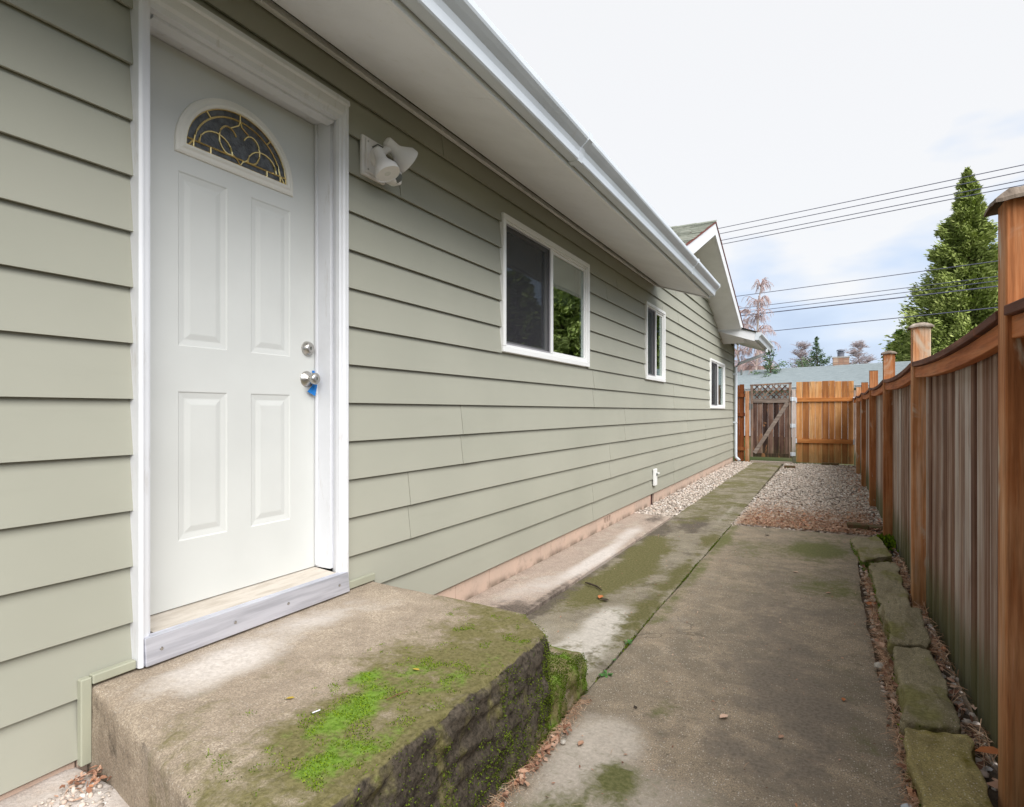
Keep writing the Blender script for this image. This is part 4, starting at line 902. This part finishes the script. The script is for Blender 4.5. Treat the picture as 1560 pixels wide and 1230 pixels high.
MB().hexa([(.0125, DA-.055, .352), (.044, DA-.055, .352), (.044, DB+.034, .352), (.0125, DB+.034, .352), (.0125, DA-.055, .441), (.034, DA-.055, .441), (.034, DB+.034, .441), (.0125, DB+.034, .441)]).build('kick_plate', ALU, house, bevel=.002)
kp = bpy.data.objects['kick_plate']
for y in (1.15, 1.42, 1.66, 1.94): MB().lathe((.040, y, .395), (1, 0, 0), [(0, .006), (.0022, .005), (.003, .002)], 10).build('screw', NICK, kp)
# blue tape
mb = MB(); x5 = DX+.012
mb.add([(DX+.004, 1.948, 1.352), (DX+.004, 1.962, 1.352), (DX+.010, 1.958, 1.325), (DX+.010, 1.946, 1.325), (DX+.022, 1.962, 1.285), (DX+.012, 1.940, 1.282), (DX+.026, 1.945, 1.235), (DX+.012, 1.912, 1.255)], [(0, 1, 2, 3), (3, 2, 4, 5), (5, 4, 6, 7)])
o = single(mb, 'masking_tape', BLUE, (DX+.02, 1.94, 1.29), 'torn strip of blue tape hanging behind the door knob', 'tape'); sm = o.modifiers.new('solid', 'SOLIDIFY'); sm.thickness = .001

# ================================================================== flood light
fl = thing('flood_light', (0, 2.195, 2.38), 'white double flood light with motion sensor on siding beside the door', 'outdoor light')
def gz_(h): return EYE+h
MB().box(-.008, .014, 2.115, 2.280, 2.285, 2.475).build('wall_plate', PLASW, fl, bevel=.008, seg=2)
MB().box(.0145, .024, 2.130, 2.265, 2.300, 2.460).build('plate_cover', PLASW, fl, bevel=.006, seg=2)
MB().lathe((.022, 2.195, 2.385), (1, 0, -.1), [(0, .044), (.022, .042), (.040, .034), (.048, .018)], 20).build('junction_cover', PLASW, fl, smooth=True)
def head(c, d, name, L_=.14, r0=.030, r1=.062):
    d = Vector(d).normalized(); c = Vector(c)
    h_ = MB().lathe(c, d, [(-.012, r0*.6), (-.004, r0*.95), (.012, r0), (.045, r0*1.02), (.058, r0*1.15), (L_-.03, r1*.96), (L_-.005, r1), (L_, r1*.99), (L_-.004, r1*.93)], 28).build('lamp_head', PLASW, fl, smooth=True)
    MB().lathe(c, d, [(L_-.012, r1*.90), (L_-.006, r1*.7), (L_-.003, r1*.05)], 28).build('lens', LENS, h_, smooth=True)
# upper right head points out along the wall to the far side and slightly down
head((.080, 2.215, 2.458), (.26, .70, -.42), 'a', .135, .027, .068)
MB().tube([(.05, 2.20, 2.40), (.075, 2.215, 2.425), (.088, 2.238, 2.44)], [.016, .018, .017], 10).build('swivel_arm', PLASW, fl, smooth=True)
head((.075, 2.150, 2.392), (.42, .08, -.90), 'b', .13, .026, .060)
MB().tube([(.045, 2.185, 2.385), (.06, 2.165, 2.385), (.075, 2.147, 2.37)], [.016, .018, .019], 10).build('swivel_arm', PLASW, fl, smooth=True)
mb = MB(); mb.box(.040, .105, 2.235, 2.300, 2.275, 2.345); mb.build('motion_sensor', PLASW, fl, bevel=.014, seg=3)
for dy_, dz_ in ((-.055, .066), (.055, .066), (-.055, -.066), (.055, -.066)): MB().lathe((.024, 2.1975+dy_, 2.38+dz_), (1, 0, 0), [(0, .005), (.002, .005), (.003, .002)], 10).build('screw', NICK, fl)
MB().tube([(.030, 2.165, 2.425), (.050, 2.18, 2.44), (.066, 2.20, 2.43), (.06, 2.21, 2.405)], .0035, 6).build('wire', SENS, fl, smooth=True)
for c_, d_ in (((.088, 2.238, 2.44), (.2, .6, .5)), ((.075, 2.150, 2.375), (.9, -.2, .2))): MB().lathe(c_, d_, [(0, .020), (.012, .020), (.013, .014)], 6).build('lock_nut', PLASW, fl)
MB().lathe((.098, 2.268, 2.30), (.8, .2, -.55), [(0, .026), (.008, .025), (.014, .018), (.017, .006)], 16).build('sensor_lens', SENS, fl, smooth=True)
MB().tube([(.04, 2.20, 2.37), (.06, 2.22, 2.35), (.075, 2.23, 2.335)], .014, 8).build('swivel_arm', PLASW, fl, smooth=True)

# ================================================================== side fence
fence = thing('wooden_fence', (2.44, 6.0, 0), 'tall weathered board fence with orange posts and scalloped top rail', 'fence')
PY = [-.05, 2.13, 4.24, 6.40, 8.58, 10.75, 12.85]
PH = [1.76, 1.755, 1.672, 1.70, 1.665, 1.615, 1.62]
def top_z(y):
    for a, b in zip(PY, PY[1:]+[14.72]):
        if a <= y <= b:
            t = (y-a)/(b-a); return 1.436-.030*4*t*(1-t)
    return 1.42
y = -.1; meshes = []
for k in range(4):
    w_ = (.095, .118, .14, .105)[k]; mb = MB()
    # board with slightly cupped face
    mb.extrude([(-w_/2, .006), (-w_/2+.004, 0), (-w_*.2, -.002), (w_*.2, -.001), (w_/2-.004, .001), (w_/2, .006), (w_/2, .018), (-w_/2, .018)], 0, 1, lambda u, v, t: (v, u, t))
    meshes.append((w_, mb.mesh('fence_board', GREYW)))
while y < 14.70:
    w_, me = meshes[rng.randrange(4)]; yc = y+w_/2
    o = bpy.data.objects.new('fence_board', me); COL.objects.link(o); o.parent = fence
    zt = top_z(yc)-.02; o.location = (2.446+rng.uniform(-.004, .004)-2.44, yc-6.0, -.01); o.scale = (1, 1, zt+.01); o.rotation_euler = (rng.uniform(-.003, .003), 0, rng.uniform(-.02, .02))
    y += w_+rng.uniform(.001, .005)
MB().box(2.470, 2.482, -.1, 14.7, .02, 1.38).build('backing_board', GREYW, fence)
for i, (py, ph) in enumerate(zip(PY, PH)):
    po = MB().box(2.380, 2.470, py-.045, py+.045, -.05, ph).build('post', ORNW, fence, bevel=.004)
    if i in (0, 1, 2, 3):
        n = 8; hw = .060+.012*(i == 1); vs = []; hh = .035 if i == 1 else .018
        for a in range(n+1):
            for b in range(n+1):
                u = a/n*2-1; v = b/n*2-1; xx = 2.425+u*hw; yy = py+v*hw
                vs.append((xx, yy, ph+.002+hh*(1-max(abs(u), abs(v))**2.2)-.008*abs(u*v)+.003*fbm(u*3+i, v*3)))
        m_ = (n+1)**2; vb = [(x_, y_, z_-.010) for x_, y_, z_ in vs]
        fs = [(a*(n+1)+b, (a+1)*(n+1)+b, (a+1)*(n+1)+b+1, a*(n+1)+b+1) for a in range(n) for b in range(n)]
        fb = [tuple(m_+q for q in f[::-1]) for f in fs]
        rim = [b for b in range(n+1)]+[a*(n+1)+n for a in range(1, n+1)]+[n*(n+1)+b for b in range(n-1, -1, -1)]+[a*(n+1) for a in range(n-1, 0, -1)]
        rf = [(rim[(q+1) % len(rim)], rim[q], m_+rim[q], m_+rim[(q+1) % len(rim)]) for q in range(len(rim))]
        MB().add(vs+vb, fs+fb+rf).build('post_cap', CAPW, po)
    else: MB().box(2.378, 2.472, py-.047, py+.047, ph, ph+.006).build('post_cap', CAPW, po)
for a, b in zip(PY, PY[1:]+[14.74]):
    ya, yb = a+.046, b-.046; n = 12
    for (nm, x0, x1, d0, d1, mt) in (('cap_rail', 2.375, 2.468, -.004, .024, CAPRW), ('top_rail', 2.392, 2.428, -.068, -.006, RAILW)):
        mb = MB(); vs = []
        for k in range(n+1):
            y = ya+(yb-ya)*k/n; z = top_z(y); vs += [(x0, y, z+d0), (x1, y, z+d0), (x1, y, z+d1), (x0, y, z+d1)]
        mb.add(vs, [(k*4+q, k*4+(q+1) % 4, (k+1)*4+(q+1) % 4, (k+1)*4+q) for k in range(n) for q in range(4)]+[(3, 2, 1, 0), tuple(n*4+q for q in range(4))])
        mb.build(nm, mt, fence, bevel=.002)

# ================================================================== back fence, gate
BY = 14.76
bf = thing('cedar_fence_panel', (1.87, BY, 0), 'honey coloured cedar board fence panel beside the gate', 'fence')
xs = [1.275, 1.40, 1.535, 1.655, 1.79, 1.925, 2.04, 2.17, 2.29, 2.40]; 
for i, (a, b) in enumerate(zip(xs, xs[1:])):
    MB().box(a+.002, b-.002, BY, BY+.018+.002*(i % 2), .02, 1.835+rng.uniform(-.012, .006)).build('fence_board', CEDW, bf, bevel=.002)
for z in (1.38, .46): MB().box(1.285, 2.402, BY-.040, BY-.002, z, z+.085).build('rail', CEDR, bf, bevel=.003)
for x in (1.262, 2.385):
    for z in (1.375, .46): MB().box(x, x+.03, BY-.046, BY-.0405, z-.01, z+.10).build('bracket', GUT, bf)
MB().box(2.404, 2.44, BY, BY+.05, 0, 1.62).build('end_post', GREYW, bf)
gt = thing('wooden_gate', (.72, BY, 0), 'dark weathered wooden gate with lattice top and diagonal brace', 'gate')
GX0, GX1 = .315, 1.180
xs = [GX0+.03+(GX1-GX0-.06)*k/7 for k in range(8)]
for a, b in zip(xs, xs[1:]): MB().box(a+.002, b-.002, BY+.006, BY+.024, .115, 1.44).build('gate_board', DARKW, gt, bevel=.002)
MB().box(GX0, GX0+.055, BY-.02, BY+.004, .11, 1.765).build('stile', DARKW, gt, bevel=.003); MB().box(GX1-.055, GX1, BY-.02, BY+.004, .11, 1.785).build('stile', DARKW, gt, bevel=.003)
MB().box(GX0+.056, GX1-.056, BY-.02, BY+.004, .115, .20).build('rail', DARKW, gt, bevel=.003)
MB().box(GX0+.056, GX1-.056, BY-.02, BY+.004, 1.36, 1.46).build('rail', GREYR, gt, bevel=.003)
MB().hexa([(GX0-.01, BY-.022, 1.755), (GX1+.005, BY-.022, 1.785), (GX1+.005, BY+.02, 1.785), (GX0-.01, BY+.02, 1.755), (GX0-.01, BY-.022, 1.79), (GX1+.005, BY-.022, 1.82), (GX1+.005, BY+.02, 1.82), (GX0-.01, BY+.02, 1.79)]).build('top_rail', DARKW, gt)
# diagonal brace
a0, a1 = Vector((.40, 0, .20)), Vector((1.10, 0, 1.36)); d = (a1-a0).normalized(); q = Vector((-d.z, 0, d.x))*.042
pts = [a0-q, a0+q, a1+q, a1-q]
MB().hexa([(pts[0].x, BY-.026, pts[0].z), (pts[1].x, BY-.026, pts[1].z), (pts[2].x, BY-.026, pts[2].z), (pts[3].x, BY-.026, pts[3].z)]+[(p_.x, BY-.0005, p_.z) for p_ in pts]).build('brace', GREYR, gt, bevel=.003)
# lattice
zl0, zl1 = 1.462, 1.765; xl0, xl1 = GX0+.056, GX1-.056; hgt = zl1-zl0
for s_, yo in ((1, BY-.012), (-1, BY-.004)):
    k = xl0-hgt
    while k < xl1:
        xa, za, xb, zb = k, zl0 if s_ > 0 else zl1, k+hgt, zl1 if s_ > 0 else zl0
        if xa < xl0: t = (xl0-xa)/(xb-xa); za += (zb-za)*t; xa = xl0
        if xb > xl1: t = (xl1-xa)/(xb-xa); zb = za+(zb-za)*t; xb = xl1
        if xb-xa > .03:
            w_ = .013; dx, dz = .707*w_, .707*w_*s_
            MB().hexa([(xa-dx, yo-.0035, za+dz), (xa+dx, yo-.0035, za-dz), (xb+dx, yo-.0035, zb-dz), (xb-dx, yo-.0035, zb+dz), (xa-dx, yo+.0035, za+dz), (xa+dx, yo+.0035, za-dz), (xb+dx, yo+.0035, zb-dz), (xb-dx, yo+.0035, zb+dz)]).build('lattice_slat', DARKW, gt)
        k += .118
for z in (1.40, .80, .16):
    h_ = MB().box(GX1-.02, GX1+.085, BY-.052, BY-.044, z, z+.085).build('hinge', GUT, gt, bevel=.002)
    MB().tube([(GX1+.012, BY-.056, z-.005), (GX1+.012, BY-.056, z+.09)], .010, 8).build('hinge_pin', GUT, h_)
MB().box(GX0+.02, GX0+.05, BY-.034, BY-.0205, 1.23, 1.34).build('latch', SENS, gt)
gpst = thing('gate_post', (1.22, BY, 0), 'weathered gate post between gate and cedar panel carrying white hinges', 'post'); MB().box(1.188, 1.262, BY-.043, BY+.045, -.03, 1.655).build('post', GREYW, gpst, bevel=.003)
gp2 = thing('gate_post', (.25, BY, 0), 'orange brown gate post at the left side of the gate', 'post'); MB().box(.200, .285, BY-.03, BY+.055, -.03, 1.64).build('post', ORNW, gp2, bevel=.003)
MB().box(.2855, .305, BY-.03, BY-.01, 1.20, 1.36).build('latch_plate', SENS, gp2)
lp = thing('fence_board_panel', (.1, BY+.03, 0), 'red brown fence board between house corner and gate post', 'fence')
MB().box(.070, .172, BY+.02, BY+.042, 0, 1.80).build('fence_board', REDW, lp, bevel=.002); MB().box(-.035, .066, BY+.02, BY+.042, 0, 1.78).build('fence_board', REDW, lp, bevel=.002)
for z in (.25, 1.05, 1.5): MB().box(-.03, .19, BY-.016, BY+.018, z, z+.08).build('rail', REDW, lp)
MB().box(.32, 1.2, BY-.08, BY+.06, -.03, .022).build('threshold_slab', PINK, None); tag(bpy.data.objects['threshold_slab'], kind='structure')

# ================================================================== neighbour house
nb = thing('neighbour_house', (2, 31, 0), 'low neighbouring house with a long pale grey roof behind the fences', 'house')
def cpt(px, py, Z):
    t = math.atan(485/900); c, s = math.cos(t), math.sin(t); X = (px-780)/900; return Vector((CX-Z*(s-c*X), Z*(c+s*X), EYE+(627-py)*Z/900))
A = cpt(1118, 566, 32.5); B = cpt(1342, 553.5, 26.9); A.z = B.z = 3.38; d = (B-A).normalized(); A = A-d*9; B = B+d*8; nrm = Vector((d.y, -d.x, 0))
if nrm.y > 0: nrm = -nrm
el_ = A+nrm*4.0+Vector((0, 0, -1.15)); er = B+nrm*4.0+Vector((0, 0, -1.15)); bl_ = A-nrm*4.0+Vector((0, 0, -1.15)); br = B-nrm*4+Vector((0, 0, -1.15))
def quadslab(p, th, name, mat, par):
    MB().hexa([(v.x, v.y, v.z-th) for v in p]+[tuple(v) for v in p]).build(name, mat, par)
quadslab([el_, er, B, A], .1, 'roof', FROOF, nb); quadslab([A, B, br, bl_], .1, 'roof', FROOF, nb)
# shingle course lines on the near slope (proud steps)
mb = MB()
for k in range(1, 22):
    t = k/22; p0 = el_.lerp(A, t); p1 = er.lerp(B, t); up = Vector((0, 0, .014)); mb.hexa([tuple(p0+up*.1), tuple(p1+up*.1), tuple(p1.lerp(B, .04)+up*.1), tuple(p0.lerp(A, .04)+up*.1), tuple(p0+up), tuple(p1+up), tuple(p1.lerp(B, .04)+up*.15), tuple(p0.lerp(A, .04)+up*.15)])
tag(mb.build('shingle_courses', FROOF, nb), kind='stuff')
w0, w1 = el_-nrm*.5, er-nrm*.5; w2, w3 = br+nrm*.5, bl_+nrm*.5
MB().hexa([(v.x, v.y, 0) for v in (w0, w1, w2, w3)]+[(v.x, v.y, 2.2) for v in (w0, w1, w2, w3)]).build('wall', WHITE, nb)
MB().hexa([(v.x, v.y, 2.12) for v in (el_, er, er-nrm*.03, el_-nrm*.03)]+[(v.x, v.y, 2.26) for v in (el_, er, er-nrm*.03, el_-nrm*.03)]).build('fascia_board', WHITE, nb)
ch = thing('chimney', (0, 0, 0), 'square brick chimney with a grey metal flue on the neighbouring roof', 'chimney')
cc = cpt(1281, 560, 28.6); cw = .33
for r_ in range(7):
    for f in range(4):
        for k in range(3):
            z = 2.98+r_*.108; u = -cw+k*(2*cw/3)+(.0 if r_ % 2 else .0)
            a, b = u+.006, u+2*cw/3-.006
            if f == 0: bx_ = (cc.x+a, cc.x+b, cc.y-cw-.02, cc.y-cw)
            elif f == 1: bx_ = (cc.x+a, cc.x+b, cc.y+cw, cc.y+cw+.02)
            elif f == 2: bx_ = (cc.x-cw-.02, cc.x-cw, cc.y+a, cc.y+b)
            else: bx_ = (cc.x+cw, cc.x+cw+.02, cc.y+a, cc.y+b)
            MB().box(*bx_, z+.006, z+.10).build('brick', BRICK, ch)
MB().box(cc.x-cw+.003, cc.x+cw-.003, cc.y-cw+.003, cc.y+cw-.003, 2.4, 3.736).build('core', MORT, ch)
MB().box(cc.x-cw-.04, cc.x+cw+.04, cc.y-cw-.04, cc.y+cw+.04, 3.738, 3.79).build('crown', MORT, ch)
MB().lathe((cc.x, cc.y, 3.79), (0, 0, 1), [(0, .15), (.20, .15), (.201, .18), (.23, .18), (.231, .12), (.29, .12), (.291, .20), (.35, .18), (.38, .04)], 14).build('flue_cap', painted('flue_metal', (.16, .17, .21), .5), ch, smooth=True)
vp = thing('roof_vent_pipe', (0, 0, 0), 'thin dark vent pipe on the neighbouring roof beside the house corner', 'pipe'); q = cpt(1129.5, 570, 31.0); MB().tube([(q.x, q.y, 2.7), (q.x, q.y, 3.35)], .05, 8).build('pipe', SENS, vp)
MB().lathe((q.x, q.y, 2.85), (0, 0, 1), [(0, .14), (.1, .12), (.12, .05)], 10).build('flashing', WHITE, vp)

# ================================================================== power lines
def wire(p0, p1, sag, r, mat, label):
    pts = []
    for k in range(25):
        t = k/24; p = p0.lerp(p1, t); pts.append((p.x, p.y, p.z-sag*4*t*(1-t)))
    mb = MB(); mb.tube(pts, r, 5); c = p0.lerp(p1, .5)
    single(mb, 'power_line', mat, tuple(c), label, 'power line', 'power lines across the sky')
def wline(xa, ya, xb, yb, r, mat, label, Za=38, Zb=27, sag=.35):
    a = cpt(xa, ya, Za); b = cpt(xb, yb, Zb); d = (b-a); wire(a-d*.9, b+d*.6, sag*3, r, mat, label) if False else wire(a-d*1.4, b+d*3.2, .3, r, mat, label)
TOP = [('topmost thin wire crossing the sky above the gable', 1100, 342, 1560, 241.5), ('second wire from the top crossing the sky', 1100, 350.5, 1560, 251.5), ('third wire from the top crossing the sky', 1100, 361, 1560, 264.5), ('fourth wire from the top crossing the sky', 1103, 366.5, 1560, 272)]
for lab, *q in TOP: wline(*q, .022, WIREM, lab)
LOW = [('slightly wavy wire, highest of the lower wires', 1125, 446, 1520, 388, .020), ('second of the lower wires in front of the tall tree', 1125, 465, 1520, 411.5, .018), ('third of the lower wires in front of the tall tree', 1125, 471.5, 1520, 418.3, .018), ('thickest dark wire among the lower wires', 1125, 476.5, 1520, 426.5, .030), ('lowest wire crossing above the neighbouring roof', 1125, 504.5, 1520, 458.7, .022)]
for lab, a, b, c_, d_, r in LOW: wline(a, b, c_, d_, r, WIREM, lab)

# ================================================================== trees
def conifer(name, base, H, Rb, mat, label, n_lv, quads, size, zb=.5, droop=.25, shape=1.0, cat='tree', seed=1, open_=0.0, group=None, upturn=0.0):
    rg = np.random.default_rng(seed); t = thing(name, tuple(base), label, cat, group); b = Vector(base)
    mb = MB(); mb.tube([b, b+Vector((.1, 0, H*.5)), b+Vector((0, 0, H*.97))], [H*.018, H*.011, .01], 8); mb.build('trunk', BARK, t, smooth=True)
    P = []; T = []; DD = []; limbs = MB()
    for i in range(n_lv):
        u = (i+rg.random())/n_lv; z = zb+(H-zb)*u; rad = Rb*(1-u)**shape*rg.uniform(.60, 1.16)+.06*Rb*(1-u)+.03; a = i*2.399+rg.normal(0, .3)
        if rg.random() < open_: continue
        d = np.array([math.cos(a), math.sin(a)]); q = max(6, int(quads/n_lv*(rad/Rb+.15)*1.7))
        s_ = rg.random(q)**.55; w = .22*rad*(1-s_*.55)+.10
        px = s_[:, None]*rad*d[None]+rg.normal(0, 1, (q, 2))*w[:, None]*.45
        pz = z-droop*rad*s_+upturn*rad*s_**2+rg.normal(0, 1, q)*(.06+.07*rad)
        DD.append(np.tile([d[0], d[1], -.15+upturn*1.2], (q, 1)))
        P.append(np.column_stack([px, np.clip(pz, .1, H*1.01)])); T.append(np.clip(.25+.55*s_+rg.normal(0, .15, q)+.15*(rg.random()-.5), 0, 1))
        if rad > Rb*.2: limbs.tube([b+Vector((0, 0, z)), b+Vector((d[0]*rad*.8, d[1]*rad*.8, z-droop*rad*.8+upturn*rad*.6))], [.02+.012*rad, .008], 4)
    limbs.build('limbs', BARK, t)
    P = np.concatenate(P); T = np.concatenate(T); n = len(P)
    LVV = np.array([(-.5, -.05, 0), (.05, -.19, .03), (.62, 0, -.06), (.05, .19, .03)])
    D = np.concatenate(DD); D = D+rg.normal(0, .42, D.shape); D /= np.linalg.norm(D, axis=1)[:, None]
    U = np.cross(D, rg.normal(0, 1, D.shape)); U /= np.linalg.norm(U, axis=1)[:, None]; Wv = np.cross(D, U)
    M = np.stack([D, U, Wv], 2)*rg.uniform(.6, 1.35, n)[:, None, None]*size
    o = scatter('crown', LVV, np.array([(0, 1, 2, 3)]), P, M, mat, t, False, T); return t
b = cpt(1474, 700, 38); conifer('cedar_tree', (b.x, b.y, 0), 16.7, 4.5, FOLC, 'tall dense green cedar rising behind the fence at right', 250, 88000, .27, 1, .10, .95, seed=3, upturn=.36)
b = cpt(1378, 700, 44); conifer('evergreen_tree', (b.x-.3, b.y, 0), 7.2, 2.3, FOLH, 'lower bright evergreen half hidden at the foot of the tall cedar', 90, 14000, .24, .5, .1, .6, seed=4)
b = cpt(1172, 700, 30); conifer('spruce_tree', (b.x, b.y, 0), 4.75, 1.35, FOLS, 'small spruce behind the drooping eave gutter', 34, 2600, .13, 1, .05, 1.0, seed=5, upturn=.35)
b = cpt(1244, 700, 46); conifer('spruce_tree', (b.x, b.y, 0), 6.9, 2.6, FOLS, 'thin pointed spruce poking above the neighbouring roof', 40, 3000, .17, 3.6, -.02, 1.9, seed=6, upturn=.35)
# trees standing beyond the fence out to the right, which the window panes mirror
conifer('cedar_tree', (9.0, 20.5, 0), 6.6, 3.0, FOLC, 'broad green cedar beyond the fence mirrored in the window panes', 120, 22000, .30, .4, .15, .7, seed=8, upturn=.2)
conifer('cedar_tree', (9.8, 27.5, 0), 8.2, 3.4, FOLC, 'second green cedar beyond the fence farther along', 120, 20000, .34, .4, .15, .7, seed=9, upturn=.2)

def bare(name, base, H, mat, trunkm, label, seed, spread=.5, droop=0, depth=5, twig=.015, lean=0, bl=1.0):
    rg = random.Random(seed); b = Vector(base); t = thing(name, tuple(base), label, 'tree'); big = MB(); sm = MB()
    def br(p, d, L_, r, k):
        n = 3; pts = [p]; dd = d.copy()
        for i in range(n):
            dd = (dd+Vector((rg.gauss(0, .13), rg.gauss(0, .13), rg.gauss(0, .08)-droop*(1 if k < depth-1 else 0)*.45))).normalized(); pts.append(pts[-1]+dd*L_/n)
        (big if k >= depth-1 else sm).tube(pts, [r*(1-.45*i/n) for i in range(n+1)], 5 if k >= depth-1 else 3, caps=False)
        if k == 0: return
        for i in range(4 if k > 1 else 5):
            q = pts[1+rg.randrange(n)]; a = rg.uniform(0, 6.283); up = .55 if k > 2 else .3
            nd = (dd*rg.uniform(.4, .9)+Vector((math.cos(a), math.sin(a), rg.uniform(-.1, up)))*spread*1.2).normalized(); br(q, nd, L_*rg.uniform(.55, .82), max(twig*.5, r*.5), k-1)
    # trunk with side branches
    top = b+Vector((lean, 0, H)); m = 9; tp = [b.lerp(top, i/m)+Vector((rg.gauss(0, .05), rg.gauss(0, .05), 0)) for i in range(m+1)]
    big.tube(tp, [H*.016*(1-.9*i/m)+.01 for i in range(m+1)], 6)
    for i in range(2, m+1):
        for j in range(7):
            a = rg.uniform(0, 6.283); br(tp[i], Vector((math.cos(a)*spread*1.6, math.sin(a)*spread*1.6, .9)).normalized(), H*.20*bl*(1.15-i/m*.75), H*.005, depth-2)
    big.build('trunk', trunkm, t); sm.build('twigs', mat, t)
b = cpt(1152, 700, 32); bare('birch_tree', (b.x-.1, b.y, 0), 7.9, TWIGR, TRUNKP, 'bare reddish weeping birch beyond the gable', 21, .2, .8, 5, .007, .25, .62)
b = cpt(1132, 700, 33); bare('birch_tree', (b.x-.2, b.y, 0), 6.6, TWIGR, TRUNKP, 'shorter bare birch half hidden by the gable', 22, .2, .7, 5, .007, 0, .6)
b = cpt(1222, 700, 50); bare('bare_tree', (b.x, b.y, 0), 6.3, TWIGG, TWIGG, 'pale bare tree behind the pointed spruce', 23, .75, .0, 5, .02)
b = cpt(1310, 700, 50); bare('bare_tree', (b.x, b.y, 0), 6.4, TWIGG, TWIGG, 'bare round topped tree right of the chimney', 24, .8, .0, 5, .02)
fh = thing('distant_house', (0, 0, 0), 'brown house roof far behind the birch trunks', 'house'); q = cpt(1148, 562, 42)
MB().extrude([(q.x-2.2, 3.2), (q.x+1.6, 3.2), (q.x+1.2, q.z+.15), (q.x-1.8, q.z+.3)], q.y, q.y+3, lambda u, v, t: (u, t, v)).build('roof', painted('brown_roof', (.30, .17, .13), .8), fh)
MB().box(q.x-2.1, q.x+1.5, q.y+.1, q.y+2.9, 0, 3.2).build('wall', MORT, fh)
